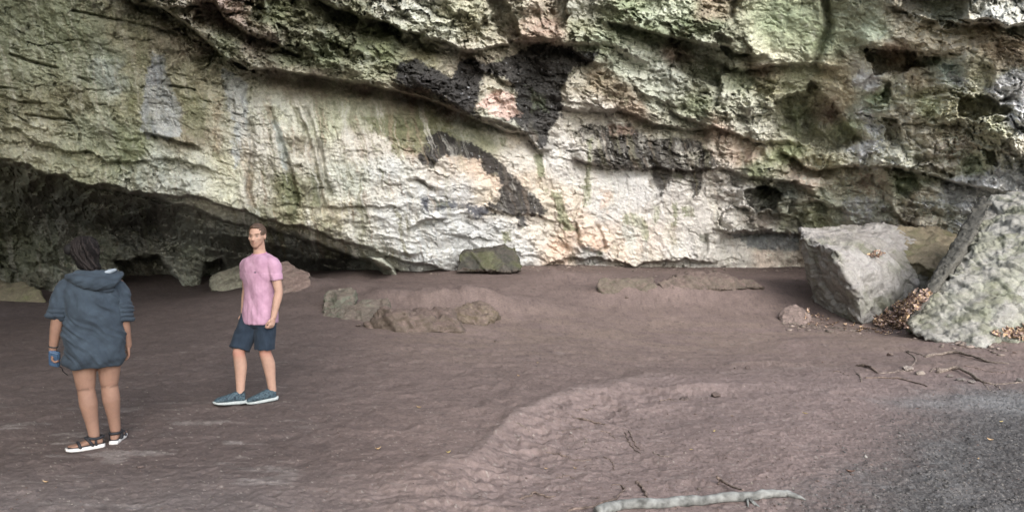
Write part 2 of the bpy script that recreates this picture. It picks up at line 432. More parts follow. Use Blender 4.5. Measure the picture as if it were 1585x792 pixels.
# right part: slabs, hollows, ledges
ledge([(940, 30), (1000, 50), (1060, 60), (1120, 72), (1175, 84)], .5, .55, 40, 40, 2.5, 20)
pit([(1050, 84), (1090, 80), (1130, 100), (1150, 108), (1120, 116), (1112, 134), (1090, 130), (1062, 112)], .8, 10)
pit([(1112, 58), (1150, 60), (1176, 80), (1160, 86), (1130, 86), (1120, 76)], .5, 6)
ledge([(1128, 104), (1160, 108), (1210, 100), (1260, 100), (1290, 108)], .3, .4, 30, 25, 2.5, 10)
ledge([(1040, 170), (1080, 190), (1120, 200), (1160, 214), (1200, 216)], .25, .4, 30, 22, 2.5, 12)
groove([(1132, 26), (1138, 0), (1145, -30)], .4, 5)
groove([(1278, 0), (1284, 40), (1272, 70), (1264, 95)], .45, 7)
pit([(1232, 150), (1262, 128), (1292, 160), (1322, 205), (1330, 222), (1290, 236), (1235, 214), (1196, 184), (1205, 158)], 1.3, 16, .3, .9)
pit([(1340, 82), (1370, 76), (1420, 82), (1462, 92), (1450, 106), (1400, 112), (1350, 110)], 1.0, 7, .3)
ledge([(1335, 74), (1400, 72), (1450, 82), (1480, 86)], .3, .25, 26, 30, 2, 10)
pit([(1368, 124), (1376, 124), (1380, 160), (1370, 158)], .5, 5)
pit([(1482, 146), (1520, 148), (1578, 168), (1560, 176), (1510, 184), (1484, 176)], 1.1, 7, .3)
pit([(1370, 184), (1398, 188), (1400, 214), (1385, 228), (1368, 214)], .7, 6)
pit([(1523, 228), (1540, 228), (1545, 246), (1540, 262), (1526, 254)], .6, 5)
ledge([(1380, 15), (1430, 28), (1500, 36), (1585, 44)], .25, .25, 20, 20, 2, 12)
pit([(1400, -10), (1505, -10), (1500, 18), (1460, 30), (1400, 20)], .4, 10)
ledge([(1495, 30), (1530, 30), (1560, 40), (1620, 38)], .5, .15, 40, 20, 2, 6)
ledge([(1210, 236), (1250, 262), (1300, 262), (1360, 258), (1420, 262)], .35, .6, 30, 16, 2, 10)
ledge([(1115, 262), (1160, 276), (1230, 286), (1260, 300)], .35, .35, 20, 14, 2, 10)
pit([(1160, 292), (1200, 290), (1215, 304), (1200, 322), (1170, 326), (1160, 312)], 2.4, 6, .1, .5)
ledge([(1114, 356), (1150, 358), (1200, 360), (1240, 362)], .45, .25, 26, 60, 1.5, 6)
pit([(1112, 326), (1160, 322), (1235, 336), (1240, 352), (1120, 354)], .35, 8, .5)
ledge([(1385, 262), (1430, 268), (1480, 284), (1540, 298), (1620, 312)], .35, .45, 12, 26, 2, 8)
ledge([(1375, 312), (1400, 342), (1440, 355), (1480, 362), (1500, 382)], .35, .3, 22, 16, 2, 8)
ledge([(1420, 352), (1430, 366), (1450, 400)], .3, .35, 14, 16, 2, 6)
pit([(1390, 274), (1425, 272), (1440, 290), (1420, 308), (1395, 300)], .5, 6)

# -- the low cave on the left: everything under the lip falls back
L1 = [(-900, 60), (-400, 170), (-100, 226), (0, 243), (48, 256), (58, 268), (100, 273), (132, 286), (165, 282), (200, 294), (240, 301), (290, 305), (325, 309), (345, 318), (380, 325), (400, 337), (430, 343), (470, 350), (520, 366), (560, 380), (610, 396), (650, 407), (700, 418), (760, 432)]
L2 = [(-900, 64), (-400, 174), (-100, 230), (0, 247), (100, 277), (200, 298), (250, 308), (300, 322), (345, 342), (400, 352), (440, 360), (480, 374), (520, 387), (560, 400), (600, 412), (640, 424), (700, 440)]
pp = np.array(L1, float); y1 = np.interp(U, pp[:, 0], pp[:, 1])
pp = np.array(L2, float); y2 = np.interp(U, pp[:, 0], pp[:, 1])
rag = wj * 4 + wz * 4 + layer * 8
side = 1 - sstep(660, 740, U)
d1 = V + rag - y1; d2 = V + rag * .8 - y2
D = D + side * sstep(-1.5, 2.5, d1) * (.55 + .25 * sstep(0, 40, d1))
D = D - side * .25 * np.exp(-(np.minimum(d1, 0) / 30) ** 2) * (d1 < 2)
fall = .9 + 3.0 * sstep(0, 75, d2)
D = D + side * sstep(-2, 3, d2) * fall
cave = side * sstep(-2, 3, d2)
D = D - cave * (.6 * fbm(X0 * .7, Z0 * .9, 4, 201) + .5 * ridged(X0 * .5 + wx * .5, Z0 * 1.6 + X0 * .4, 4, 205) + .25 * fc)
D = D - cave * .9 * np.exp(-((U - 290) / 34) ** 2) * sstep(360, 420, V + .25 * np.abs(U - 290))
D = D - cave * .6 * np.exp(-((U - 100) / 60) ** 2) * sstep(370, 440, V)
_m = polymask([(178, 408), (215, 398), (246, 400), (262, 416), (272, 450), (268, 470), (180, 470)], U + wj * 12 + wx * 12, V + wj * 9 + wz * 14, 26); D = D + sstep(.25, .75, _m + wk * .2) * 2.2
_m = polymask([(318, 408), (345, 400), (352, 420), (350, 470), (312, 470)], U + wj * 10 + wx * 10, V + wj * 8 + wz * 10, 20); D = D + sstep(.25, .75, _m + wk * .2) * 1.8
# pale knob hanging to the floor at the right end of the cave
_m = polymask([(572, 398), (592, 400), (606, 412), (622, 432), (596, 440), (588, 420)], U + wj * 3, V + wj * 3, 5); D = D - _m * 1.6

# ------------------------------------------------------------------ cliff colours (rock colour and some shade, traced as seen)
ck = [(30, 40, 122, 128, 98), (110, 60, 120, 128, 96), (60, 110, 138, 142, 112), (60, 160, 132, 130, 98), (60, 210, 165, 162, 132), (120, 150, 130, 128, 96), (150, 110, 126, 134, 106), (165, 90, 140, 150, 130), (180, 130, 140, 148, 132),
    (200, 60, 135, 134, 104), (260, 60, 168, 160, 140), (300, 70, 170, 160, 138), (300, 110, 158, 156, 126), (300, 160, 138, 136, 100), (210, 100, 140, 138, 105), (205, 160, 130, 130, 95), (150, 200, 140, 146, 118), (200, 230, 128, 136, 96), (120, 255, 150, 152, 118), (240, 255, 160, 165, 150), (280, 285, 168, 172, 160), (310, 250, 172, 172, 152), (300, 215, 140, 130, 105),
    (335, 150, 168, 164, 140), (340, 250, 180, 178, 148), (345, 300, 180, 180, 155), (400, 230, 184, 180, 168), (395, 300, 178, 174, 158), (400, 150, 165, 165, 145), (415, 165, 178, 180, 165), (450, 330, 150, 146, 112), (440, 300, 112, 112, 74), (470, 240, 170, 166, 150),
    (500, 190, 160, 164, 135), (540, 180, 165, 168, 138), (560, 220, 175, 168, 155), (540, 280, 165, 170, 155), (600, 260, 188, 190, 186), (590, 220, 178, 172, 160), (520, 330, 165, 158, 130), (560, 350, 165, 164, 148), (620, 360, 185, 186, 182), (600, 300, 180, 176, 165), (630, 220, 150, 125, 100),
    (480, 125, 112, 98, 84), (560, 140, 108, 92, 78), (640, 155, 105, 88, 72), (700, 180, 112, 96, 80), (430, 125, 130, 118, 100), (560, 165, 150, 150, 125),
    (350, 25, 150, 125, 110), (400, 60, 130, 115, 100), (340, 65, 130, 135, 105), (460, 90, 112, 120, 86), (420, 20, 120, 125, 88), (500, 90, 118, 126, 90), (460, 115, 160, 155, 130), (560, 115, 140, 142, 110), (580, 80, 108, 116, 76), (560, 20, 120, 120, 90), (590, 60, 105, 112, 74), (640, 50, 150, 152, 125), (600, 15, 165, 164, 148),
    (660, 10, 168, 170, 155), (690, 50, 170, 172, 150), (700, 20, 160, 158, 130), (730, 40, 138, 134, 100), (740, 65, 165, 158, 136), (650, 90, 120, 116, 80), (700, 80, 160, 156, 140), (720, 90, 150, 132, 112), (820, 30, 160, 138, 118), (845, 45, 145, 118, 98), (800, 20, 158, 155, 135),
    (700, 200, 125, 126, 90), (735, 205, 170, 172, 148), (770, 205, 168, 168, 155), (650, 190, 115, 118, 78), (620, 190, 130, 128, 98), (750, 225, 150, 150, 115),
    (690, 265, 205, 195, 182), (740, 260, 210, 185, 160), (700, 300, 205, 206, 206), (640, 310, 196, 200, 200), (600, 340, 190, 192, 190), (700, 350, 206, 210, 210), (760, 360, 204, 206, 206), (800, 390, 204, 205, 203), (760, 300, 195, 180, 158), (660, 380, 196, 200, 200), (640, 395, 172, 176, 176),
    (800, 245, 212, 205, 192), (820, 280, 205, 185, 160), (860, 240, 208, 205, 200), (880, 270, 210, 206, 200), (850, 300, 205, 190, 168), (885, 310, 212, 195, 176), (840, 360, 205, 195, 180), (865, 385, 200, 168, 142), (860, 400, 196, 172, 150), (910, 370, 205, 175, 150), (910, 350, 205, 185, 165), (910, 400, 150, 148, 144),
    (900, 180, 190, 184, 172), (930, 185, 196, 190, 180), (960, 280, 216, 216, 214), (1000, 300, 216, 214, 212), (940, 320, 214, 212, 208), (1030, 320, 214, 208, 202), (1080, 330, 212, 206, 198), (1120, 300, 214, 208, 200), (1150, 300, 212, 208, 200), (1100, 280, 200, 192, 182), (1050, 380, 212, 208, 202), (1120, 380, 205, 200, 190), (980, 390, 200, 180, 160), (1000, 405, 175, 165, 150), (1140, 400, 196, 190, 178), (1020, 370, 206, 190, 176),
    (905, 40, 130, 132, 100), (900, 10, 150, 150, 135), (930, 60, 152, 164, 132), (960, 90, 160, 168, 146), (930, 130, 140, 125, 98), (900, 115, 176, 170, 152), (960, 140, 122, 108, 84), (975, 20, 120, 132, 92), (990, 30, 150, 160, 132), (1040, 20, 160, 168, 142), (1060, 40, 100, 112, 76), (1000, 55, 105, 115, 78), (990, 100, 176, 182, 165), (1030, 120, 184, 190, 176), (1010, 150, 160, 165, 148), (1045, 85, 110, 92, 74), (1100, 20, 140, 125, 100), (1100, 50, 92, 104, 70), (1105, 65, 170, 172, 150), (1090, 110, 82, 86, 62),
    (1150, 125, 150, 158, 128), (1160, 150, 172, 174, 152), (1130, 160, 168, 170, 150), (1180, 110, 118, 100, 82), (1200, 85, 168, 166, 140), (1210, 30, 122, 134, 100), (1210, 70, 130, 138, 104), (1260, 60, 118, 128, 92), (1180, 140, 120, 116, 84), (1230, 120, 146, 148, 118), (1160, 190, 180, 180, 164), (1080, 170, 110, 118, 84), (1110, 205, 175, 150, 130), (1060, 190, 165, 165, 145), (980, 165, 150, 130, 108),
    (1240, 180, 84, 90, 62), (1290, 170, 112, 94, 82), (1300, 120, 150, 140, 110), (1300, 70, 115, 120, 92), (1310, 150, 150, 138, 108), (1330, 20, 112, 116, 90), (1350, 50, 140, 150, 124), (1320, 200, 120, 128, 90), (1335, 125, 200, 196, 182), (1340, 170, 170, 180, 165), (1340, 200, 190, 184, 160), (1360, 150, 100, 112, 78), (1335, 235, 196, 190, 172),
    (1380, 80, 140, 116, 92), (1400, 100, 96, 84, 66), (1390, 140, 170, 166, 144), (1420, 130, 165, 150, 122), (1430, 55, 170, 158, 130), (1400, 20, 115, 108, 90), (1470, 110, 165, 180, 170), (1440, 170, 120, 124, 88), (1470, 160, 150, 145, 112), (1470, 75, 172, 158, 130), (1520, 55, 170, 152, 126), (1510, 110, 165, 160, 132), (1560, 80, 168, 150, 126), (1540, 20, 150, 151, 142), (1575, 35, 146, 144, 133), (1460, 15, 84, 86, 66), (1430, 205, 160, 150, 124), (1400, 185, 165, 158, 138), (1575, 140, 205, 205, 195), (1580, 190, 200, 196, 180), (1550, 200, 130, 130, 100), (1520, 200, 120, 118, 90),
    (1480, 230, 186, 168, 146), (1450, 245, 170, 160, 140), (1505, 250, 158, 164, 130), (1560, 250, 182, 172, 150), (1400, 245, 168, 168, 148), (1350, 245, 176, 172, 148), (1280, 250, 148, 144, 112), (1220, 240, 112, 118, 82), (1150, 240, 170, 148, 128), (1130, 220, 150, 130, 110), (1175, 268, 92, 98, 66), (1250, 280, 178, 158, 138), (1300, 280, 172, 164, 140), (1340, 285, 186, 164, 144), (1200, 305, 110, 112, 96), (1220, 300, 78, 82, 74), (1280, 320, 160, 164, 140), (1260, 335, 112, 114, 80), (1180, 340, 84, 76, 66), (1220, 350, 90, 88, 72), (1330, 320, 182, 180, 164), (1350, 340, 176, 178, 160), (1440, 320, 190, 176, 156), (1420, 330, 160, 150, 128), (1480, 330, 182, 182, 168), (1460, 345, 165, 155, 132), (1410, 285, 112, 122, 92), (1500, 300, 190, 200, 200), (1560, 295, 196, 196, 186), (1450, 385, 178, 164, 140), (1480, 400, 165, 152, 130), (1420, 400, 150, 146, 120), (1560, 330, 160, 165, 140),
    (1180, 372, 92, 94, 94), (1210, 375, 96, 96, 94), (1185, 400, 190, 170, 150), (1220, 402, 180, 165, 145),
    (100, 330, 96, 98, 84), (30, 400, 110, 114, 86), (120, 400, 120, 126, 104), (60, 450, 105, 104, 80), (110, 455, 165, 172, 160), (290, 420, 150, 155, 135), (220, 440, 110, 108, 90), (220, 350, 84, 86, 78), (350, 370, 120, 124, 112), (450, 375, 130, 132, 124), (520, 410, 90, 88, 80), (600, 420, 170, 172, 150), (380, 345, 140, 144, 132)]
R, G, B = field([tuple(c[:2]) + tuple(s2l(c[2:])) for c in ck], 3, 2.0, 120, U + wx * 14 + wj * 6, V + wz * 14 + wj * 6)
C = np.stack([R, G, B], -1)
wq = fbm(X0 * 16, Z0 * 16, 3, 39, .6)
def paint(poly, rgb, a=1.0, feather=4, warp=1.0, k=1.0):
    global C
    m = polymask(poly, U + (wx * 6 + wj * 7 + wk * 4) * warp, V + (wz * 6 + wj * 6 - wk * 4) * warp, feather * 3.2)
    m = sstep(.5 - .26, .5 + .26, m + (wk * .42 + wq * .38) * sstep(0, .15, m) * sstep(0, .25, 1.12 - m)) 
    m = m[..., None] * a
    C = C * (1 - m) + s2l(rgb) * k * m
BLK = (40, 39, 42)
# grey and blue-grey calcite streaks
paint([(236, 80), (252, 82), (258, 110), (268, 140), (282, 170), (284, 205), (262, 216), (232, 214), (216, 205), (220, 165), (228, 120)], (150, 156, 160), .85, 5, .8)
paint([(236, 84), (250, 84), (254, 112), (246, 130), (230, 128), (232, 104)], (122, 130, 142), .6, 6, .8)
paint([(344, 104), (366, 118), (382, 128), (384, 165), (382, 200), (374, 235), (362, 262), (360, 225), (365, 190), (352, 170), (346, 130)], (160, 166, 167), .9, 4, .5)
paint([(420, 180), (432, 192), (446, 240), (444, 262), (432, 250), (426, 210)], (160, 170, 168), .8, 4, .5)
paint([(140, 90), (185, 95), (190, 135), (170, 140), (140, 118)], (140, 150, 150), .5, 14)
# brown dry stripes and dark algae streaks
for pl, c, a in (([(404, 195), (420, 200), (428, 255), (416, 262), (406, 230)], (104, 100, 70), .7), ([(432, 270), (458, 268), (464, 300), (458, 345), (440, 340)], (100, 106, 66), .75), ([(374, 215), (388, 215), (392, 300), (400, 325), (384, 320), (380, 260)], (140, 124, 94), .6),
        ([(398, 190), (412, 160), (432, 165), (440, 185)], (150, 150, 110), .4), ([(330, 150), (344, 150), (344, 240), (332, 230)], (150, 132, 100), .6), ([(480, 262), (494, 268), (496, 320), (484, 318)], (92, 96, 54), .7), ([(446, 210), (470, 208), (472, 240), (452, 238)], (112, 100, 72), .7), ([(608, 180), (622, 185), (626, 250), (612, 240)], (122, 126, 84), .7),
        ([(282, 150), (318, 150), (316, 215), (290, 208)], (104, 108, 70), .55), ([(204, 90), (214, 92), (210, 170), (202, 170)], (118, 120, 76), .6), ([(60, 0), (72, 0), (76, 90), (66, 100)], (92, 100, 66), .45), ([(30, 0), (40, 0), (42, 50), (34, 60)], (92, 98, 68), .4)):
    paint(pl, c, a, 6, .8)
paint([(562, 180), (600, 176), (665, 200), (705, 214), (700, 226), (650, 238), (614, 226), (585, 206)], (98, 102, 62), .85, 8)
paint([(668, 175), (720, 192), (762, 206), (758, 222), (700, 214), (660, 196)], (122, 126, 80), .5, 8)
paint([(690, 172), (730, 190), (742, 210), (700, 204)], (180, 184, 162), .6, 10)
# black mineral and soot stains
paint([(612, 97), (640, 88), (668, 108), (692, 120), (712, 95), (735, 90), (752, 98), (790, 85), (830, 70), (870, 72), (900, 78), (926, 76), (920, 98), (890, 106), (880, 120), (870, 142), (874, 165), (860, 190), (848, 208), (838, 232), (822, 222), (812, 205), (800, 188), (778, 180), (776, 172), (802, 168), (796, 142), (770, 126), (748, 118), (738, 150), (734, 165), (750, 184), (720, 174), (690, 156), (660, 142), (615, 132)], BLK, .93, 5)
paint([(738, 160), (770, 136), (795, 148), (806, 174), (786, 180), (764, 174)], (208, 172, 156), .95, 4)
paint([(748, 118), (775, 122), (790, 134), (762, 140), (745, 150)], (165, 158, 136), .8, 6)
paint([(820, 140), (842, 150), (846, 170), (826, 166)], (92, 104, 76), .6, 8)
paint([(655, 213), (690, 206), (730, 220), (765, 242), (790, 266), (812, 290), (832, 308), (846, 322), (838, 334), (800, 332), (765, 330), (758, 318), (776, 306), (770, 290), (755, 270), (740, 250), (700, 240), (690, 244), (664, 262), (642, 250)], (46, 43, 44), .95, 4)
paint([(648, 306), (668, 304), (702, 314), (756, 318), (762, 328), (740, 332), (700, 325), (656, 325)], (50, 56, 74), .9, 6)
paint([(800, 330), (812, 330), (815, 345), (806, 352), (796, 350)], (54, 56, 66), .9, 4)
paint([(890, 202), (912, 190), (945, 198), (975, 192), (992, 206), (1015, 214), (1050, 214), (1082, 222), (1104, 245), (1106, 262), (1088, 266), (1084, 290), (1076, 306), (1066, 300), (1060, 275), (1034, 264), (1036, 285), (1022, 302), (1005, 290), (1002, 262), (960, 258), (925, 256), (905, 238)], (54, 50, 46), .94, 5)
paint([(1052, 238), (1074, 236), (1076, 256), (1062, 260)], (150, 144, 130), .8, 8)
paint([(940, 196), (985, 196), (985, 206), (945, 212)], (150, 122, 106), .7, 6)
paint([(1000, 262), (1070, 262), (1090, 268), (1084, 282), (1040, 276)], (92, 84, 76), .7, 6)
paint([(902, 205), (925, 200), (930, 232), (905, 236)], (196, 190, 178), .5, 10)
paint([(1126, 282), (1138, 282), (1142, 292), (1130, 290)], (96, 92, 88), .8, 4)
paint([(1100, 294), (1140, 300), (1136, 306), (1104, 300)], (140, 130, 118), .7, 4)
# algae drips on the white wall
for pl in ([(826, 235), (840, 240), (844, 275), (832, 278)], [(850, 295), (868, 298), (874, 322), (882, 345), (900, 362), (876, 358), (862, 340), (860, 318)], [(903, 286), (912, 288), (912, 322), (902, 326)], [(908, 215), (914, 215), (916, 322), (908, 300)], [(963, 330), (984, 330), (1003, 345), (1006, 372), (996, 372), (988, 352), (974, 350), (966, 345)], [(1011, 318), (1020, 318), (1020, 344), (1013, 346)], [(1041, 316), (1050, 316), (1049, 350), (1042, 348)],
        [(1056, 320), (1074, 320), (1074, 334), (1060, 336)], [(774, 214), (786, 214), (786, 226), (776, 224)], [(776, 360), (790, 356), (792, 372), (780, 376)]):
    paint(pl, (112, 118, 76), .85, 4, .5)
paint([(966, 350), (985, 350), (982, 395), (972, 395)], (176, 186, 178), .6, 6, .5)
paint([(994, 370), (1004, 368), (1006, 402), (994, 402)], (130, 130, 124), .6, 5, .5)
paint([(1042, 350), (1050, 350), (1048, 380), (1042, 380)], (150, 130, 100), .5, 5, .5)
paint([(1086, 362), (1096, 362), (1096, 378), (1088, 378)], (110, 112, 96), .7, 4, .5)
paint([(930, 290), (944, 296), (944, 330), (934, 320)], (190, 150, 120), .6, 6)
paint([(910, 372), (945, 378), (940, 392), (915, 388)], (196, 152, 120), .6, 8)
paint([(780, 200), (800, 205), (812, 222), (785, 232)], (200, 186, 166), .7, 6)
paint([(1128, 360), (1236, 362), (1238, 386), (1170, 388), (1152, 376)], (92, 95, 96), .95, 5, .5)
paint([(1190, 236), (1225, 240), (1240, 252), (1190, 250)], (100, 106, 70), .5, 6)
for pl in ([(752, 270), (768, 272), (778, 290), (772, 300), (754, 286)], [(690, 242), (736, 250), (758, 284), (740, 276), (700, 262)]):
    paint(pl, (208, 182, 156), .8, 5)
# mottling of lichen, algae and bare stone
mo = fbm(X0 * 2.2, Z0 * 2.2, 6, 301, .7); mo2 = fbm(X0 * 6, Z0 * 6, 5, 311, .7); mo3 = fbm(X0 * 2.6 + wx, Z0 * .5, 5, 321, .65)
lum = C.mean(-1, keepdims=True)
pale = np.array([.42, .43, .34]); moss = np.array([.135, .155, .075]); ochre = np.array([.36, .27, .19])
whiteish = sstep(.40, .60, lum)
C = C * (1 - (sstep(.18, .6, mo)[..., None] * .38 * (1 - whiteish) * (lum > .08))) + pale * (sstep(.18, .6, mo)[..., None] * .38 * (1 - whiteish) * (lum > .08))
gm = (sstep(.1, .55, -mo + .3 * mo2) * (.45 - .2 * sstep(1100, 1200, U)))[..., None] * (1 - whiteish) * (lum > .08)
C = C * (1 - gm) + moss * gm
om = (sstep(.25, .6, mo2 + .4 * mo3) * (.30 - .15 * sstep(1100, 1200, U)))[..., None]
C = C * (1 - om * .6) + ochre * om * .6 * (lum > .08) + C * om * .6 * (lum <= .08)
st_ = (sstep(.15, .6, mo3) * .22 * sstep(150, 220, V) * (U > 330) * (U < 1160) * (V < 415))[..., None]
C = C * (1 - st_) + np.array([.34, .32, .24]) * st_
# run-off streaks down the smooth wall
sx = X0 * 4.2 + Z0 * .9 + wx * .7 + wj * .2
sk1 = fbm(sx, Z0 * .35, 5, 361, .7); sk2 = fbm(sx * 2.3 + 9, Z0 * .6, 4, 367, .65)
zone = sstep(300, 400, U) * (1 - sstep(640, 780, U)) * (V < 400) * sstep(120, 175, V - (U - 400) * .1)
zone = np.maximum(zone, .5 * sstep(740, 820, U) * (1 - sstep(1130, 1180, U)) * sstep(180, 220, V))
zone = np.maximum(zone, .35 * (1 - sstep(300, 360, U)))
m_ = (sstep(.12, .42, sk1) * .7 * zone)[..., None]; C = C * (1 - m_) + s2l((118, 116, 82)) * m_
m_ = (sstep(.10, .40, -sk1) * .65 * zone)[..., None]; C = C * (1 - m_) + s2l((205, 202, 190)) * m_
m_ = (sstep(.22, .45, sk2) * .5 * zone)[..., None]; C = C * (1 - m_) + s2l((142, 120, 96)) * m_
C = C * ((1 + .10 * (1 - sstep(280, 480, U))) * (1 + 1.25 * sstep(1120, 1210, U) * (1 - .7 * (1 - sstep(90, 150, V + (U - 1200) * .05)))) * (1 + .12 * (1 - sstep(150, 260, V))))[..., None]  # colour lifted at right, left and top to make up for weak light
# pale speckle of crystals on the black stains
spk = (sstep(.62, .8, fbm(X0 * 14, Z0 * 14, 3, 341)) * .6)[..., None] * (lum < .09)
C = C * (1 - spk) + np.array([.4, .42, .46]) * spk
C = C * (1 + .30 * mo2[..., None]) * (1 + .18 * fbm(X0 * 20, Z0 * 20, 3, 351)[..., None])
# ledges of the right part: pale clean beds and darker damp ones, following the bedding
rz = sstep(1110, 1200, U) * (V < 430)
bt = np.sin(bn * 12.9898) * 43758.5453; bt = bt - np.floor(bt)
pm = (rz * sstep(.55, .75, bt + .25 * wj) * sstep(90, 200, V) * .45)[..., None]; C = C * (1 - pm) + np.array([.46, .43, .34]) * pm
dm_ = (rz * sstep(.62, .85, 1 - bt + .25 * wj) * .12)[..., None]; C = C * (1 - dm_) + np.array([.13, .14, .09]) * dm_
lm = C.mean(-1, keepdims=True)
C = lm + (C - lm) * .64
C = C * (1 - .30 * sstep(.42, .62, lm)) * (1 + .10 * sstep(1100, 1000, U) * sstep(240, 160, V) if False else 1)
C = C * (1 - .42 * cave[..., None])  # cave colour darkened to stand in for the shade inside
C = np.clip(C, .012, .62)

Xc = dx * D; Zc = CAMZ + dz * D
verts = np.stack([Xc, D, Zc], -1).reshape(-1, 3)
M_CLIFF = mat_vcol('limestone', .92, 9, .22, .75, .05, 45, .2)
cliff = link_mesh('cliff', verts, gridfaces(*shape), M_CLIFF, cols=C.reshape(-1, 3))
tag(cliff, kind='structure')

# unseen wall added at the left, leaning over the floor to block sky light
sy = np.linspace(-5, 13, 150); sz = np.linspace(-1, 12, 130)
SY, SZ = np.meshgrid(sy, sz)
SX = np.minimum(-9.8, -.74 * SY - 1.6) + .11 * np.maximum(0, SZ - (2.4 + .40 * np.maximum(SY, 0))) ** 2 + .02 * (SY - 4) ** 2 + .5 * fbm(SY * .6, SZ * .8, 5, 601) + .25 * ridged(SY * .9, SZ * 2.2, 4, 605)
SC = np.ones(SX.shape + (3,)) * s2l((135, 135, 108)) * (1 + .3 * fbm(SY * 2, SZ * 2, 4, 609)[..., None])
sky_block_wall = link_mesh('cliff', np.stack([SX, SY, SZ], -1).reshape(-1, 3), gridfaces(*SX.shape), M_CLIFF, cols=np.clip(SC, .02, .7).reshape(-1, 3))
tag(sky_block_wall, kind='structure')
# ================================================================== GROUND
# heights of the cave floor traced where it meets the rock
gctl = []
for px, py, Dd in ((-300, 470, 15), (0, 460, 16.5), (120, 462, 17), (250, 456, 17.5), (350, 448, 17.2), (470, 430, 17.2), (560, 420, 17.5), (660, 419, 18.5), (760, 411, 19), (900, 410, 20.2), (1000, 414, 20.4), (1140, 413, 20.8), (1240, 411, 21.2), (1400, 430, 18), (450, 450, 15), (600, 440, 15.6), (800, 440, 15.5), (1000, 440, 15.5), (1200, 440, 16), (820, 420, 18), (640, 430, 16.6)):
    p = at(px, py, Dd); gctl.append((p.x, p.y, p.z))
for x in (-14, -7, 0, 7, 14):
    for y in (-6, 0, 4, 8, 11):
        gctl.append((x, y, 0.0))
gctl += [(-16, 14, 0), (16, 14, .5), (12, 18, .9), (-14, 22, .3), (0, 26, .8), (14, 26, 1), (5.2, 13, .02), (2.5, 13, .03)]
GS = np.array(gctl)
_gx = np.linspace(-30, 30, 121); _gy = np.linspace(-12, 30, 85)
_GX, _GY = np.meshgrid(_gx, _gy)
_GZ = tps(gctl, _GX, _GY, 5.0, .002)
def gbase(X, Y):
    a = np.clip((X + 30) / .5, 0, 119.999); b = np.clip((Y + 12) / .5, 0, 83.999)
    i = a.astype(int); j = b.astype(int); fa = a - i; fb = b - j
    z = (_GZ[j, i] * (1 - fa) + _GZ[j, i + 1] * fa) * (1 - fb) + (_GZ[j + 1, i] * (1 - fa) + _GZ[j + 1, i + 1] * fa) * fb
    return np.clip(z, -.5, 1.4)
def flat(px, py):
    p_dx, p_dz = ray(px, py); Dd = -CAMZ / p_dz
    return (p_dx * Dd, Dd)
RIDGE = [flat(*q) for q in ((350, 800), (540, 765), (690, 722), (745, 690), (800, 648), (880, 612), (960, 590), (1005, 574), (1100, 568), (1250, 560))]
_R = np.array(RIDGE)
def bump2(X, Y, cx, cy, rx, ry, h, rot=0):
    c, s = math.cos(rot), math.sin(rot)
    a = ((X - cx) * c + (Y - cy) * s) / rx; b = (-(X - cx) * s + (Y - cy) * c) / ry
    return h * np.exp(-(a * a + b * b))
def gheight(X, Y):
    X = np.asarray(X, float); Y = np.asarray(Y, float)
    z = gbase(X, Y)
    wv = fbm(X * .8, Y * .8, 3, 401)
    # low scarp: the trodden shelf on the left stands above the rooty slope on the right
    yr = np.interp(X + wv * .25, _R[:, 0], _R[:, 1])
    d = Y - yr + wv * .25 + .12 * fbm(X * 2.1, Y * 2.1, 4, 405, .6)
    on = 1 - sstep(.9, 2.6, X)
    on2 = sstep(-1.6, -.2, X)
    z = z - .09 * on * on2 * (1 - sstep(-.9, .15, d))
    z = z + .022 * on * np.exp(-((d - .12) / .25) ** 2) * sstep(-1.5, 0, X)
    z = z + .035 * fbm(X * .45, Y * .45, 4, 411) + .014 * fbm(X * 2.2, Y * 2.6, 4, 421, .55) + .005 * fbm(X * 9, Y * 13, 4, 431, .6)
    near = 1 - sstep(9, 13, Y)
    dm = fbm(X * 1.5 + 7, Y * 1.7, 2, 461)
    w1, w2, _ = worley(X * 3.3 + wv * .6, Y * 2.6, 463)
    z = z - near * .011 * (1 - sstep(.1, .42, w1)) * sstep(-.1, .35, dm) + near * .004 * np.exp(-((w1 - .46) / .08) ** 2) * sstep(-.1, .35, dm)
    z = z + near * .0065 * fbm(X * 17, Y * 21, 4, 465, .65) + near * .008 * sstep(.25, .6, fbm(X * 7, Y * 9, 4, 467, .6)) * sstep(-.2, .3, X + dm)
    # churned strip and hummocks right of the scarp
    ch = on2 * (1 - sstep(-.1, .3, d)) * np.exp(-((d + .7) / .9) ** 2) * on
    z = z + ch * (.05 * ridged(X * 1.7, Y * 2.4, 4, 441) + .02 * ridged(X * 6, Y * 8, 3, 443))
    for cx, cy, rx, ry, h in GB: z = z + bump2(X, Y, cx, cy, rx, ry, h * 1.1) * (1 + .35 * fbm(X * 1.8, Y * 1.8, 4, 451))
    return z
def Gp(px, py, Dd): q = at(px, py, Dd); return q.x, q.y
GB = []
def addb(px, Dd, rx, ry, h): GB.append(((px - CX) / FPX * Dd, Dd, rx, ry, h))
addb(650, 13.5, 1.5, .55, .24); addb(560, 14.3, 1.0, .5, .16); addb(750, 13.6, 1.0, .5, .16); addb(700, 11.9, .8, .35, .04)
addb(470, 15.2, .8, .6, .22); addb(1060, 14.8, 1.5, .5, .20); addb(960, 14.6, .7, .35, .14); addb(860, 16.5, .9, .6, .14); addb(1140, 15.8, .8, .5, .1)
addb(1245, 11.6, .5, .4, .05); addb(1120, 8.3, .45, .2, .05); addb(1060, 8.2, .3, .12, .04); addb(1180, 10, .5, .2, .04); addb(1585, 11.3, 1.0, .8, .16); addb(620, 5.3, .5, .3, .02); addb(1460, 9.4, .6, .3, .05)
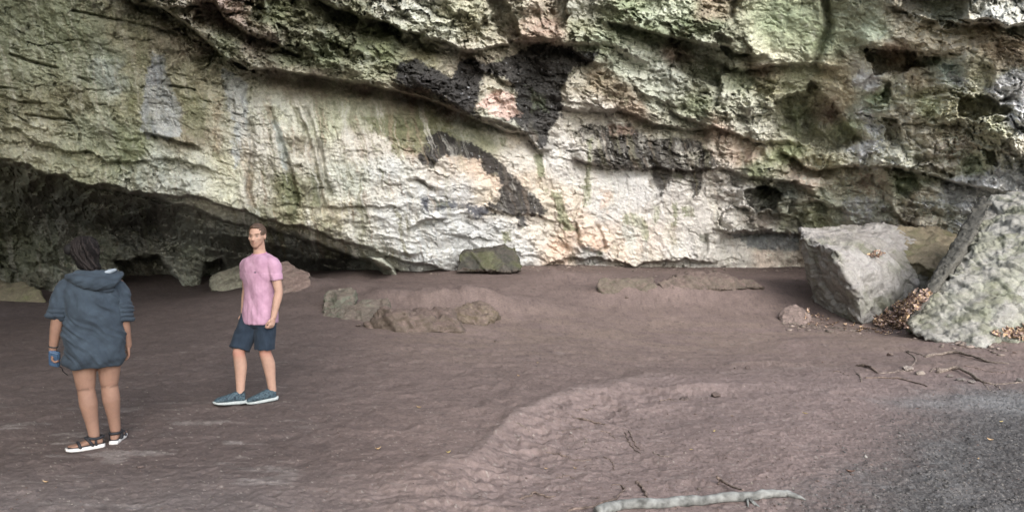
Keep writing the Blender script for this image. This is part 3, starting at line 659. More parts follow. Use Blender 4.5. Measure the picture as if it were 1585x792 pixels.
def ground_at(px, py):
    """where the ray of a photo pixel meets the ground"""
    gx, gz = ray(px, py)
    Ds = np.arange(3.0, 24, .02)
    z = gheight(gx * Ds, Ds); rz = CAMZ + gz * Ds
    k = np.argmax(rz < z)
    return Vector((gx * Ds[k], Ds[k], float(z[k])))
def on_ground(x, y, dz=0): return Vector((x, y, float(gheight(np.array([x]), np.array([y]))[0]) + dz))

gv = axis(404, 800, 1.15, 374, 3000, 160)
gu = axis(-15, 1600, 1.5, -1600, 3200, 60)
GU, GV = np.meshgrid(gu, gv)
_, gdz = ray(CX + 0 * gv, gv)
Dr = -CAMZ / np.minimum(gdz, -.02)
Dr = np.minimum(Dr, 200.0)
Dr = np.where(gv > 2990, -5, Dr)
GY = np.repeat(Dr[:, None], len(gu), 1)
GX = (GU - CX) / FPX * np.maximum(GY, 1.2) * 1.02
GZ = gheight(GX, GY)
# picture coordinates of the real surface, for tracing the soil colours
q = GZ - CAMZ; yy = GY * cp - q * sp * 1.0
PU = CX + FPX * GX / np.maximum(GY * cp - q * sp, .3); PV = CY - FPX * (GY * sp + q * cp) / np.maximum(GY * cp - q * sp, .3)
n1 = fbm(GX * 1.1, GY * 1.1, 5, 501, .6); n2 = fbm(GX * 5, GY * 7, 5, 511, .65); n3 = fbm(GX * 1.0, GY * 3.2, 5, 521, .6)
soil = s2l((112, 94, 88)); pinky = s2l((140, 117, 109)); dark = s2l((92, 80, 77)); tan = s2l((146, 124, 104)); grey = s2l((99, 96, 94)); pale_ = s2l((158, 148, 140))
GC = np.ones(GX.shape + (3,)) * soil
def gmix(m, c):
    global GC
    m = np.clip(m, 0, 1)[..., None]; GC = GC * (1 - m) + c * m
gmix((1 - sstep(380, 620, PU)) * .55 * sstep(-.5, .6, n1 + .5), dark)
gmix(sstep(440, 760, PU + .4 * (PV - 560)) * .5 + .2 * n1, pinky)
gmix(sstep(500, 700, PU) * np.exp(-((PV - 520 + n1 * 20) / 42) ** 2) * .38 * sstep(-.5, .4, n3), tan)
yr_ = np.interp(GX, _R[:, 0], _R[:, 1]); dd_ = GY - yr_
gmix(sstep(640, 780, PU) * sstep(560, 600, PV) * (1 - sstep(0, .4, dd_)) * .45, s2l((150, 128, 122)))
gmix(np.exp(-((dd_ - .1) / .13) ** 2) * sstep(600, 760, PU) * .15, s2l((160, 142, 130)))  # paler rim painted along the scarp lip, as if catching light
# grey gravelly ground at the lower right
gr = sstep(0, 210, (PU - 1330) * .75 + (PV - 610) * .75 + n1 * 55) * sstep(575, 625, PV + n1 * 10)
gmix(gr * .95, grey * .75)
gmix(gr * sstep(.0, .5, fbm(GX * 22, GY * 15, 4, 577, .7)) * .5, s2l((130, 128, 127)))
gmix(gr * sstep(.1, .5, fbm(GX * 34, GY * 24, 3, 579, .7)) * .5, s2l((52, 52, 54)))
gmix(gr * sstep(.1, .6, n1) * .3, s2l((128, 126, 125)))
gmix(gr * np.exp(-((PV - 625) / 16) ** 2) * .6, s2l((140, 139, 138)))
# rubbed pale limestone showing through the soil on the left
pat = (sstep(.30, .46, fbm(GX * 1.5 + 3, GY * 4.2, 4, 531, .5)) * (1 - sstep(420, 520, PU)) * sstep(600, 660, PV) * (.5 + .5 * n2))
gmix(pat * .6, s2l((160, 150, 144)))
gmix(sstep(700, 790, PV) * (1 - sstep(200, 900, PU)) * .35, s2l((140, 130, 128)))
# thin pale scuffs and tan straw-coloured streaks
gmix(sstep(.42, .6, fbm(GX * 2.2, GY * 13, 5, 541, .6)) * .22 * sstep(500, 540, PV), pale_)
gmix(sstep(.58, .70, fbm(GX * 26, GY * 30, 3, 551)) * .6 * (1 - sstep(6, 9, GY)), s2l((175, 164, 150)))
gmix(sstep(.30, .6, -fbm(GX * 12, GY * 16, 4, 561)) * .35, s2l((70, 60, 57)))
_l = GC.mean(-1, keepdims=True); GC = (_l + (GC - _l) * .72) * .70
GC = np.clip(GC * (1 + .22 * n2[..., None]) * (1 + .10 * n1[..., None]), .01, .7)
gn = (sstep(0, 1, gr))
GZ = GZ + gn * (.006 * ridged(GX * 11, GY * 11, 4, 571) + .004 * fbm(GX * 40, GY * 40, 2, 573))
M_SOIL = mat_vcol('soil', .95, 26, .22, .7, .018, 160, .12)
gverts = np.stack([GX, GY, GZ], -1).reshape(-1, 3)
f_ = gridfaces(len(gv), len(gu))[:, ::1]
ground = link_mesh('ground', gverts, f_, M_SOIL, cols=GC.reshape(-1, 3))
tag(ground, kind='structure')
# the wide plain behind and beyond, a hand below the traced floor's edge
ex = np.linspace(-300, 300, 61); ey = np.linspace(-300, 300, 61)
EX, EY = np.meshgrid(ex, ey)
EZ = -.9 + .5 * fbm(EX * .03, EY * .03, 3, 581)
EC = np.ones(EX.shape + (3,)) * s2l((88, 92, 66))
EZ = np.where(np.hypot(EX, EY) < 40, -.6, EZ)
far = link_mesh('terrain', np.stack([EX, EY, EZ], -1).reshape(-1, 3), gridfaces(61, 61)[:, ::-1], M_SOIL, cols=EC.reshape(-1, 3))
tag(far, kind='structure')
# ================================================================== ROCKS
def n3(P, f, o=4, s=0, g=.55):
    x, y, z = P[:, 0] * f, P[:, 1] * f, P[:, 2] * f
    return (fbm(x + z * .83 + 3.1, y - z * .61, o, s, g) + fbm(y + x * .47, z - x * .52 + 7.7, o, s + 50, g) + fbm(z + y * .37, x - y * .71 + 1.3, o, s + 90, g)) * .62
def fac3(P, f, s, tilt=1.0, joint=.2):
    x, y, z = P[:, 0] * f, P[:, 1] * f, P[:, 2] * f
    return (facets(x + z * .83, y * .9 - z * .61, s, tilt, joint) + facets(y * .8 + x * .47, z * 1.2 - x * .52, s + 5, tilt, joint)) * .5
def eval_mesh(o):
    dg = bpy.context.evaluated_depsgraph_get(); dg.update()
    me = bpy.data.meshes.new_from_object(o.evaluated_get(dg))
    old = o.data; o.modifiers.clear(); o.data = me; me.name = o.name
    bpy.data.meshes.remove(old)
    return me
def get_vn(me):
    n = len(me.vertices); v = np.empty(n * 3, np.float32); me.vertices.foreach_get('co', v)
    nn = np.empty(n * 3, np.float32); me.vertex_normals.foreach_get('vector', nn)
    return v.reshape(-1, 3).astype(float), nn.reshape(-1, 3).astype(float)
M_ROCK = mat_vcol('rock', .93, 22, .25, .8, .02, 110, .2)
DUST = s2l((116, 100, 94)) * .72
def rock(name, pts, voxel, col, label, cat='rock', group=None, amp=1.0, seed=1, col2=None, dust=.5, dust_col=None, mossy=None, round_=.5, base=None, size=None):
    """hull of the traced corners, weathered; origin at its foot"""
    pts = [Vector(p) for p in pts]
    o0 = Vector((sum(p.x for p in pts) / len(pts), sum(p.y for p in pts) / len(pts), min(p.z for p in pts)))
    bm = bmesh.new()
    for p in pts: bm.verts.new(p - o0)
    r = bmesh.ops.convex_hull(bm, input=bm.verts)
    for v in [v for v in bm.verts if not v.link_faces]: bm.verts.remove(v)
    me = bpy.data.meshes.new(name); bm.to_mesh(me); bm.free()
    o = bpy.data.objects.new(name, me); COL.objects.link(o); o.location = o0
    m = o.modifiers.new('r', 'REMESH'); m.mode = 'VOXEL'; m.voxel_size = voxel
    k = o.modifiers.new('s', 'SMOOTH'); k.factor = .6; k.iterations = int(6 * round_ * (.03 / voxel) + 2)
    me = eval_mesh(o)
    P, Nn = get_vn(me)
    sz = size or max((P.max(0) - P.min(0)).min(), .05)
    W = P + np.array(o0)[None]
    f = 1.0 / sz
    d = (n3(W, f * 1.1, 5, seed) * .10 + fac3(W, f * 2.2, seed + 3) * .14 + fac3(W, f * 5, seed + 9, 1., .5) * .085 + n3(W, f * 5, 5, seed + 20) * .03 + n3(W, f * 16, 3, seed + 30) * .012 + fac3(W, f * 13, seed + 33, 1., .4) * .02) * sz * amp
    P2 = P + Nn * d[:, None]
    me.vertices.foreach_set('co', P2.astype(np.float32).ravel()); me.update()
    P3, N3 = get_vn(me)
    c = np.ones((len(P), 3)) * s2l(col) * .8
    t = sstep(-.1, .5, n3(W, f * 1.6, 5, seed + 40, .65))[:, None]
    if col2 is not None: c = c * (1 - t) + s2l(col2) * .8 * t
    if mossy is not None:
        g = (sstep(.05, .45, n3(W, f * 2.3, 5, seed + 60, .65)) * mossy)[:, None]; c = c * (1 - g) + s2l((100, 108, 66)) * .7 * g
    if dust:
        dm = (sstep(.45, .85, N3[:, 2] + .35 * n3(W, f * 3, 4, seed + 70)) * dust)[:, None]
        low = (1 - sstep(0, .10 * sz + .02, P[:, 2] - .06 + .04 * n3(W, 6, 3, seed + 75)))[:, None] * min(dust + .3, 1)
        dm = np.maximum(dm, low * .8)
        c = c * (1 - dm) + (DUST if dust_col is None else dust_col) * dm
    c = np.clip(c * (1 + .28 * n3(W, 7, 4, seed + 80, .7)[:, None]), .012, .7)
    ca = me.color_attributes.new('Col', 'FLOAT_COLOR', 'POINT'); c4 = np.ones((len(c), 4), np.float32); c4[:, :3] = c
    ca.data.foreach_set('color', c4.ravel())
    me.polygons.foreach_set('use_smooth', np.ones(len(me.polygons), bool))
    me.materials.clear(); me.materials.append(M_ROCK)
    tag(o, label, cat, group)
    return o
def A(*t, ref=None):
    """traced corners (u, v, depth); ref = (u, v, depth) of a foot point that must stand on the soil"""
    s_ = 1.0
    if ref: s_ = ground_at(ref[0], ref[1]).y / ref[2]
    return [at(u_, v_, d_ * s_) for u_, v_, d_ in t]

big = rock('boulder', A((1233, 362, 14.2), (1246, 350, 15.6), (1300, 349, 16.2), (1395, 350, 16.4), (1418, 372, 15.6), (1440, 405, 15.2), (1292, 386, 12.9), (1308, 425, 12.75), (1330, 456, 12.7), (1350, 420, 12.9), (1335, 506, 12.85), (1352, 502, 13.0),
    (1254, 432, 14.7), (1260, 476, 14.5), (1284, 494, 14.0), (1310, 506, 13.3), (1262, 486, 14.8), (1395, 498, 13.2), (1432, 480, 13.9), (1430, 452, 14.4), (1400, 495, 13.9), (1400, 500, 15.5), (1440, 480, 16), ref=(1340, 503, 12.85)), .028,
    (146, 143, 139), 'largest boulder, pale flat top with dry leaves and a dark undercut left face', 'boulder', amp=.55, seed=5, col2=(118, 116, 108), dust=.4, dust_col=s2l((158, 150, 145)) * .75, mossy=.25, round_=.5, size=1.6)
rock('boulder', A((1385, 352, 17), (1440, 345, 17.4), (1492, 355, 17), (1500, 400, 16), (1385, 395, 15.6), (1430, 410, 15.2), (1475, 430, 15.0), (1395, 468, 15.8), (1470, 470, 15.6), (1495, 460, 17.5), (1390, 460, 17.5), ref=(1395, 466, 15.8)), .035,
    (132, 122, 102), 'brownish blocky boulder wedged between the big flat-topped boulder and the leaning rock', 'boulder', amp=.8, seed=15, col2=(104, 100, 82), dust=.1, mossy=.4, size=1.2)
rock('boulder', A((1418, 422, 14.2), (1440, 412, 14.6), (1462, 426, 14.4), (1468, 445, 14.0), (1452, 462, 13.8), (1420, 458, 13.9), (1414, 440, 14.0), (1440, 440, 15.2), (1450, 470, 14.5), (1418, 470, 14.5)), .022,
    (98, 96, 88), 'small dark stone lodged above the brown leaf pile', 'stone', amp=.9, seed=25, dust=.0)
lean = rock('leaning_rock', A((1408, 502, 11.6), (1420, 480, 11.9), (1470, 425, 12.5), (1520, 350, 13.1), (1532, 300, 13.6), (1590, 292, 13.0), (1700, 280, 12.2), (1418, 518, 11.35), (1470, 536, 10.8), (1508, 542, 10.55), (1530, 520, 10.9), (1590, 512, 10.9), (1760, 520, 10.6), (1500, 400, 12.0), (1590, 380, 11.7), (1760, 380, 11.4),
    (1440, 520, 13.5), (1600, 480, 15), (1800, 480, 14), ref=(1470, 534, 10.8)), .026, (150, 149, 143), 'tall pale lichen-covered rock sloping up to the right edge', 'rock', amp=.75, seed=35, col2=(142, 143, 130), dust=.15, dust_col=s2l((165, 152, 136)) * .75, mossy=.45, size=1.15)
rock('rock_slab', A((1520, 300, 13.43), (1538, 308, 13.03), (1518, 352, 12.53), (1500, 372, 12.33), (1478, 420, 12.03), (1452, 445, 11.73), (1420, 488, 11.33), (1404, 496, 11.33), (1412, 478, 11.93), (1440, 440, 12.53), (1470, 405, 12.93), (1500, 350, 13.33), (1515, 310, 13.53)), .02,
    (92, 90, 84), 'narrow dark slab lying along the left edge of the leaning lichen rock', 'rock slab', amp=.9, seed=45, dust=0, size=.28)
rock('boulder', A((1205, 490, 12.5), (1214, 474, 12.6), (1232, 470, 12.6), (1250, 480, 12.4), (1258, 498, 12.2), (1210, 504, 12.2), (1235, 506, 12.1), (1215, 500, 12.9), (1250, 500, 12.9), ref=(1232, 504, 12.1)), .012,
    (128, 114, 108), 'small knobbly stone on the soil left of the big boulder', 'stone', amp=.55, seed=55, dust=.3)
rock('boulder', A((706, 398, 17.5), (712, 388, 17.7), (735, 381, 17.9), (800, 380, 17.9), (806, 398, 17.6), (806, 420, 17.3), (745, 385, 17.5), (770, 420, 17.1), (706, 422, 17.3), (720, 420, 18.4), (800, 420, 18.4)), .03,
    (70, 69, 64), 'dark olive boulder at the foot of the white wall', 'boulder', amp=.8, seed=65, col2=(84, 86, 66), dust=.15, mossy=.12, size=.9)
rock('long_rock', A((322, 432, 16.6), (326, 428, 17), (378, 406, 16.8), (400, 402, 16.8), (402, 412, 16.5), (380, 432, 16.4), (326, 450, 16.4), (350, 452, 16.2), (400, 450, 16.4), (330, 455, 17.2), (400, 452, 17.4), ref=(350, 450, 16.2)), .025,
    (132, 130, 116), 'long pale rock lying in the cave mouth behind the man', 'rock', amp=.6, seed=75, dust=.2, size=.7)
rock('buried_rock', A((395, 425, 16.2), (430, 405, 16.4), (445, 402, 16.6), (480, 424, 16.2), (482, 440, 15.9), (400, 465, 15.6), (440, 462, 15.4), (485, 462, 15.8), (400, 462, 17), (480, 462, 17), ref=(440, 458, 15.4)), .03,
    (112, 100, 93), 'smooth soil-coloured rock just right of the man at the cave mouth', 'rock', amp=.5, seed=85, dust=.95, size=.9)
rock('buried_rock', A((-40, 440, 15.6), (0, 431, 15.8), (35, 434, 15.7), (62, 450, 15.4), (72, 470, 15.2), (-40, 475, 15.0), (30, 476, 15.0), (70, 475, 16), (-40, 475, 17), ref=(30, 468, 15.0)), .035,
    (110, 108, 84), 'low mossy brown rock at the left edge by the dark cave', 'rock', amp=.35, seed=95, dust=.4, mossy=.4, size=1.0)
OG = 'bedrock outcrops showing through the soil'
rock('rock_outcrop', A((498, 462, 13.9), (506, 448, 14.1), (530, 443, 14.3), (552, 448, 14.1), (552, 470, 13.7), (535, 492, 13.2), (498, 494, 13.4), (505, 500, 14.5), (560, 500, 14.5), ref=(505, 492, 13.3)), .02,
    (100, 101, 90), 'grey-green outcrop block, leftmost of the soil mound', 'rock outcrop', OG, .7, 105, (84, 84, 74), .5, size=.6)
rock('rock_outcrop', A((530, 482, 13.2), (560, 462, 13.5), (600, 461, 13.6), (607, 478, 13.1), (572, 498, 12.7), (524, 500, 12.8), (530, 505, 14), (610, 505, 14), ref=(560, 496, 12.8)), .02,
    (104, 103, 92), 'grey-green outcrop block with a flat top, second on the soil mound', 'rock outcrop', OG, .55, 115, (84, 82, 72), .55, size=.5)
rock('rock_outcrop', A((566, 496, 12.3), (590, 476, 12.4), (606, 480, 12.1), (614, 516, 11.95), (700, 490, 12.3), (650, 488, 12.25), (580, 516, 12.2), (560, 512, 12.3), (700, 480, 13.0), (680, 478, 12.7), (720, 514, 12.1), (660, 520, 12.1), (640, 478, 12.9), (640, 520, 14), (720, 520, 14), ref=(630, 514, 12.0)), .025,
    (94, 84, 76), 'brown jagged outcrop at the front of the soil mound', 'rock outcrop', OG, .85, 125, (92, 82, 74), .7, size=.6)
rock('rock_outcrop', A((694, 478, 12.7), (720, 470, 12.8), (765, 474, 12.75), (740, 466, 13.2), (775, 486, 12.8), (735, 500, 12.5), (700, 494, 12.6), (700, 510, 13.6), (775, 510, 13.6), (745, 512, 12.3), ref=(735, 502, 12.5)), .02,
    (108, 97, 86), 'tan ribbed outcrop face at the right end of the soil mound', 'rock outcrop', OG, .85, 135, (96, 86, 72), .55, size=.5)
rock('rock_outcrop', A((922, 440, 14.75), (928, 430, 14.85), (1000, 430, 14.9), (1010, 426, 15.3), (1018, 444, 14.85), (1000, 454, 14.7), (940, 460, 14.6), (926, 458, 14.7), (935, 465, 15.8), (1015, 462, 15.8), ref=(950, 458, 14.6)), .02,
    (102, 94, 84), 'low flat-topped outcrop with a dark left end in front of the white wall', 'rock outcrop', OG, .5, 145, (80, 74, 64), .55, size=.5)
rock('rock_outcrop', A((1015, 436, 14.95), (1045, 424, 15.1), (1050, 419, 15.4), (1110, 419, 15.5), (1105, 428, 15.1), (1160, 430, 15.4), (1185, 444, 15.4), (1120, 450, 14.9), (1030, 452, 14.8), (1030, 460, 16), (1180, 458, 16), ref=(1090, 449, 14.9)), .025,
    (102, 92, 84), 'long soil-covered outcrop stretching towards the big boulder', 'rock outcrop', OG, .85, 155, (92, 84, 76), .7, size=.55)

# loose stones on the soil
def small_stone(px, py, w, h, col, label, seed, name='stone', group='small stones lying on the soil', cat='stone'):
    c = ground_at(px, py); k = c.y / FPX
    rw, rh = w * k / 2, h * k * .9
    rnd = random.Random(seed); P = []
    for i in range(14):
        a = i * 2.399; zz = rnd.random()
        P.append(c + Vector((math.cos(a) * rw * (1 - zz * .45), math.sin(a) * rw * .8 * (1 - zz * .4), -rh * .3 + rh * 1.3 * zz)))
    return rock(name, P, max(rw * .09, .004), col, label, cat, group, .8, seed, dust=.2, size=rh * 1.6)
SS = [(1157, 571, 12, 8, (84, 76, 74), 'small dark stone on the open floor left of the roots'), (1137, 571, 6, 4, (86, 78, 76), 'tiny dark stone just left of the small dark stone on the open floor'),
    (1058, 618, 24, 9, (82, 74, 70), 'dark clod at the left of the two low hummocks'), (1108, 614, 22, 8, (92, 82, 78), 'dark clod at the right of the two low hummocks'), (1378, 552, 16, 9, (104, 94, 90), 'brown stone just above the tangle of roots'),
    (1405, 572, 24, 8, (150, 142, 134), 'flat pale stone among the roots, leftmost of the pale ones'), (1424, 579, 20, 7, (148, 140, 130), 'flat pale stone in the middle of the root tangle'), (1487, 589, 18, 8, (126, 124, 120), 'grey stone under the curved root'), (1503, 592, 16, 8, (120, 118, 114), 'grey stone right of its twin under the curved root'), (1470, 584, 14, 6, (120, 116, 112), 'small grey stone in the bend of the curved root'), (1578, 590, 14, 7, (112, 112, 110), 'grey stone at the right edge beside a root end'),
    (197, 600, 8, 3, (84, 76, 72), 'tiny dark stone behind the woman on the trodden floor'), (218, 724, 18, 5, (80, 72, 70), 'flat dark clod in front of the woman'), (970, 462, 9, 4, (96, 86, 80), 'tiny brown stone in front of the low flat outcrop'), (555, 505, 12, 6, (88, 80, 74), 'brown stone at the left foot of the jagged outcrop'), (767, 529, 8, 4, (82, 74, 70), 'small brown stone on the floor right of the soil mound'),
    (1340, 709, 8, 6, (178, 178, 172), 'pale pebble on the dark gravelly ground'), (1163, 749, 6, 5, (170, 164, 152), 'pale pebble beside the stick'), (883, 674, 7, 5, (182, 178, 170), 'white pebble at the foot of the scarp'), (826, 675, 6, 5, (178, 170, 162), 'white pebble left of its neighbour at the foot of the scarp'), (1083, 757, 14, 7, (104, 96, 90), 'brown stone just above the fallen branch'), (925, 773, 8, 5, (96, 86, 82), 'small dark stone inside the curled root'), (872, 405, 14, 7, (84, 78, 74), 'dark stone at the foot of the orange part of the wall'), (1318, 735, 12, 4, (70, 62, 58), 'flat dark clod beside a curled leaf')]
for i, q in enumerate(SS): small_stone(*q, seed=300 + i * 7)

# ================================================================== ROOTS, STICKS, LOG
M_ROOT = mat_plain('weathered_root', (96, 86, 79), .9, .15, 40, .28, .8, .004, rgb2=(132, 120, 111))
M_DROOT = mat_plain('dark_root', (92, 80, 74), .9, .15, 40, .25, .8, .004, rgb2=(118, 104, 96))
M_LOG = mat_plain('grey_bark', (92, 92, 89), .85, .2, 16, .22, 1.0, .007, rgb2=(134, 135, 132))
def spline(pts, n):
    P = np.array(pts, float); m = len(P)
    if m < 3: return np.array([P[0] + (P[-1] - P[0]) * t for t in np.linspace(0, 1, n)])
    out = []
    for t in np.linspace(0, m - 1 - 1e-6, n):
        i = int(t); u = t - i
        p0 = P[max(i - 1, 0)]; p1 = P[i]; p2 = P[i + 1]; p3 = P[min(i + 2, m - 1)]
        out.append(.5 * ((2 * p1) + (-p0 + p2) * u + (2 * p0 - 5 * p1 + 4 * p2 - p3) * u * u + (-p0 + 3 * p1 - 3 * p2 + p3) * u ** 3))
    return np.array(out)
def tube_vf(path, radii, ns=10, wob=.12, seed=0, flat_=1.0):
    path = np.asarray(path, float); n = len(path)
    T = np.gradient(path, axis=0); T /= np.linalg.norm(T, axis=1)[:, None] + 1e-9
    V_ = []; rs = np.random.RandomState(seed)
    t0 = T[0]; ref = np.array([0, 0, 1.0]) if abs(t0[2]) < .8 else np.array([0, 1.0, 0])
    a = np.cross(t0, ref); a /= np.linalg.norm(a)
    for i in range(n):
        a = a - T[i] * np.dot(a, T[i]); a /= np.linalg.norm(a) + 1e-9; b = np.cross(a, T[i])
        for k in range(ns):
            th = 2 * math.pi * k / ns
            r = radii[i] * (1 + wob * (math.sin(th * 2 + i * .35 + seed) * .5 + rs.uniform(-.5, .5)))
            V_.append(path[i] + a * math.cos(th) * r + b * math.sin(th) * r * flat_)
    F_ = []
    for i in range(n - 1):
        for k in range(ns):
            k2 = (k + 1) % ns
            F_.append((i * ns + k, i * ns + k2, (i + 1) * ns + k2, (i + 1) * ns + k))
    F_.append(tuple(range(ns))[::-1]); F_.append(tuple((n - 1) * ns + k for k in range(ns)))
    return V_, F_
def ground_tube(name, pix, r0, r1, mat, label, cat, group=None, rise=.3, n=28, seed=0, arch=0, sub=None):
    """a root or stick lying along traced points; half sunk in the soil, ends dipping in"""
    G_ = [ground_at(*p) for p in pix]
    P = spline([tuple(g) for g in G_], n)
    t = np.linspace(0, 1, n)
    rad = r0 + (r1 - r0) * t; rad = rad * (1 + .18 * np.sin(t * 19 + seed)) 
    z = gheight(P[:, 0], P[:, 1])
    P[:, 2] = z + rad * rise + arch * np.sin(t * math.pi) ** 2 - rad * .9 * (t > .97) - rad * .9 * (t < .03)
    P[:, 0] += .006 * np.sin(t * 31 + seed); P[:, 1] += .008 * np.sin(t * 23 + seed * 2)
    o0 = P[0].copy()
    v, f = tube_vf(P - o0, rad, 9, .25, seed)
    o = link_mesh(name, v, f, mat); o.location = o0
    tag(o, label, cat, group)
    return o
RG = 'bare tree roots crossing the soil'
roots = [([(1432, 553), (1452, 550), (1478, 548), (1505, 554), (1530, 561), (1562, 563)], .035, .012, M_ROOT, 'longest pale root, uppermost of the tangle by the leaning rock', .03),
    ([(1452, 577), (1466, 574), (1482, 574), (1500, 583), (1516, 590), (1535, 595)], .038, .014, M_ROOT, 'thick arching root above two grey stones', .04),
    ([(1535, 595), (1555, 594), (1575, 592), (1600, 594)], .014, .008, M_ROOT, 'thin root running on from the arching root to the right edge', 0),
    ([(1326, 566), (1340, 568), (1352, 573), (1360, 578)], .03, .014, M_DROOT, 'short dark root at the left of the tangle', .02),
    ([(1340, 585), (1365, 585), (1390, 587), (1412, 592), (1436, 599)], .016, .008, M_DROOT, 'long dark root, lowermost of the tangle', .01),
    ([(1402, 544), (1410, 549), (1417, 556), (1412, 566), (1398, 573)], .014, .010, M_ROOT, 'hooked pale root curling round to the flat stones', 0),
    ([(1405, 543), (1418, 547), (1432, 551)], .012, .012, M_ROOT, 'short pale root joining the hooked root to the longest one', 0),
    ([(1362, 578), (1378, 577), (1395, 574), (1412, 575)], .012, .009, M_ROOT, 'pale root between the short dark one and the flat stones', 0),
    ([(1492, 566), (1515, 571), (1535, 576), (1556, 577)], .010, .007, M_DROOT, 'thin dark root below the longest pale one', 0),
    ([(1326, 578), (1332, 584), (1333, 592)], .014, .008, M_ROOT, 'short upright stub of root at the far left of the tangle', 0),
    ([(1522, 593), (1527, 598), (1531, 604)], .010, .006, M_ROOT, 'small root fork below the arching root', 0),
    ([(1540, 594), (1546, 599), (1550, 603)], .010, .006, M_ROOT, 'second small root fork, right of the first', 0),
    ([(1440, 576), (1446, 572), (1456, 570)], .014, .010, M_ROOT, 'stubby pale root touching the start of the arching root', 0),
    ([(884, 645), (900, 651), (918, 655), (938, 657)], .012, .006, M_DROOT, 'dark curved root on the slope below the scarp', .01),
    ([(870, 668), (885, 664), (905, 667)], .007, .004, M_DROOT, 'fine pale root under the dark curved root', 0),
    ([(845, 698), (868, 704), (885, 711), (900, 714), (915, 712)], .009, .005, M_DROOT, 'long thin root lying diagonally below the scarp', 0),
    ([(974, 666), (978, 678), (984, 690), (990, 696)], .009, .006, M_DROOT, 'left one of two short parallel roots', 0),
    ([(968, 668), (972, 680), (978, 692), (992, 703)], .008, .005, M_DROOT, 'lower one of two short parallel roots', 0),
    ([(805, 773), (820, 769), (830, 766), (845, 769), (862, 769)], .012, .006, M_DROOT, 'kinked dark root in the foreground left of the branch', .01),
    ([(878, 790), (905, 788), (932, 782), (955, 771), (966, 760), (962, 753), (946, 750)], .013, .006, M_DROOT, 'curled root looping round a small dark stone', .01),
    ([(984, 746), (992, 754), (999, 766), (1004, 778)], .012, .008, M_DROOT, 'dark root running down to the fallen branch', .01),
    ([(904, 676), (908, 684), (902, 692)], .006, .004, M_ROOT, 'tiny forked root below the white pebble', 0)]
roots += [([(1022, 622), (1034, 619), (1046, 621)], .010, .005, M_DROOT, 'short dark rootlet left of the dark clods', 0),
    ([(905, 637), (915, 632), (922, 626)], .009, .005, M_DROOT, 'rootlet climbing the scarp above the dark curved root', 0),
    ([(930, 668), (944, 672), (952, 680)], .007, .004, M_DROOT, 'rootlet between the fine pale root and the parallel pair', 0),
    ([(860, 740), (878, 736), (890, 741)], .008, .004, M_DROOT, 'rootlet above the kinked root in the foreground', 0),
    ([(1010, 700), (1028, 706), (1042, 704)], .007, .004, M_ROOT, 'fine root lying right of the parallel pair', 0),
    ([(800, 655), (812, 661), (820, 670)], .007, .004, M_ROOT, 'fine root on the lip of the scarp', 0),
    ([(1290, 575), (1304, 577), (1314, 582)], .008, .004, M_DROOT, 'rootlet lying well left of the main tangle', 0),
    ([(935, 708), (948, 716), (950, 727)], .008, .004, M_DROOT, 'rootlet below the long diagonal root', 0)]
for i, (pix, r0, r1, m_, lb, ar) in enumerate(roots):
    ground_tube('tree_root', pix, r0 * .78, r1 * .8, m_, lb, 'root', RG, .25, 26, i, ar)

# fallen branch along the bottom edge
bp_ = [(925, 800), (965, 790), (1010, 786), (1060, 783), (1110, 779), (1155, 774), (1195, 770), (1222, 770), (1245, 774)]
G_ = [ground_at(*p) for p in bp_]
P = spline([tuple(g) for g in G_], 60); t = np.linspace(0, 1, 60)
rad = np.interp(t, [0, .5, .8, .93, 1], [.034, .032, .026, .015, .004]) * (1 + .06 * np.sin(t * 37))
P[:, 2] = gheight(P[:, 0], P[:, 1]) + rad * .95
br = empty('fallen_branch', tuple(P[0]))
tag(br, 'smooth grey-green fallen branch along the bottom edge of the picture', 'branch')
P[:, 0] += .004 * np.sin(t * 40); P[:, 1] += .010 * np.sin(t * 17) + .005 * np.sin(t * 53)
v, f = tube_vf(P - P[0], rad * (1 + .12 * np.exp(-((t - .62) / .012) ** 2) + .08 * np.exp(-((t - .33) / .015) ** 2)), 18, .07, 3); link_mesh('stem', v, f, M_LOG, br)
k0 = P[37] - P[0]
for j, dv in enumerate(((.02, -.10, -.02), (.05, -.16, -.03), (-.03, -.12, -.03))):
    pts = np.array([k0 + np.array(dv) * s_ for s_ in np.linspace(0, 1, 8)]); v, f = tube_vf(pts, np.linspace(.012, .004, 8), 8, .2, j)
    link_mesh('twig', v, f, M_LOG, br)
# the stick leaning on it
a = ground_at(1112, 748); b = ground_at(1150, 772)
pts = spline([(a.x - .01, a.y, a.z + .045), (a.x + .01, a.y, a.z + .03), ((a.x + b.x) / 2, (a.y + b.y) / 2, (a.z + b.z) / 2 + .03), (b.x, b.y, b.z + .05)], 20)
o0 = pts[0].copy(); v, f = tube_vf(pts - o0, np.linspace(.013, .005, 20), 8, .25, 9)
st = link_mesh('stick', v, f, M_DROOT); st.location = o0; tag(st, 'short dark stick leaning against the grey fallen branch', 'stick')
pts2 = spline([tuple(pts[1]), (a.x + .004, a.y - .005, a.z + .02), (a.x - .006, a.y - .02, a.z)], 8); v, f = tube_vf(pts2 - o0, np.linspace(.008, .004, 8), 7, .2, 4)
link_mesh('twig', v, f, M_DROOT, st)

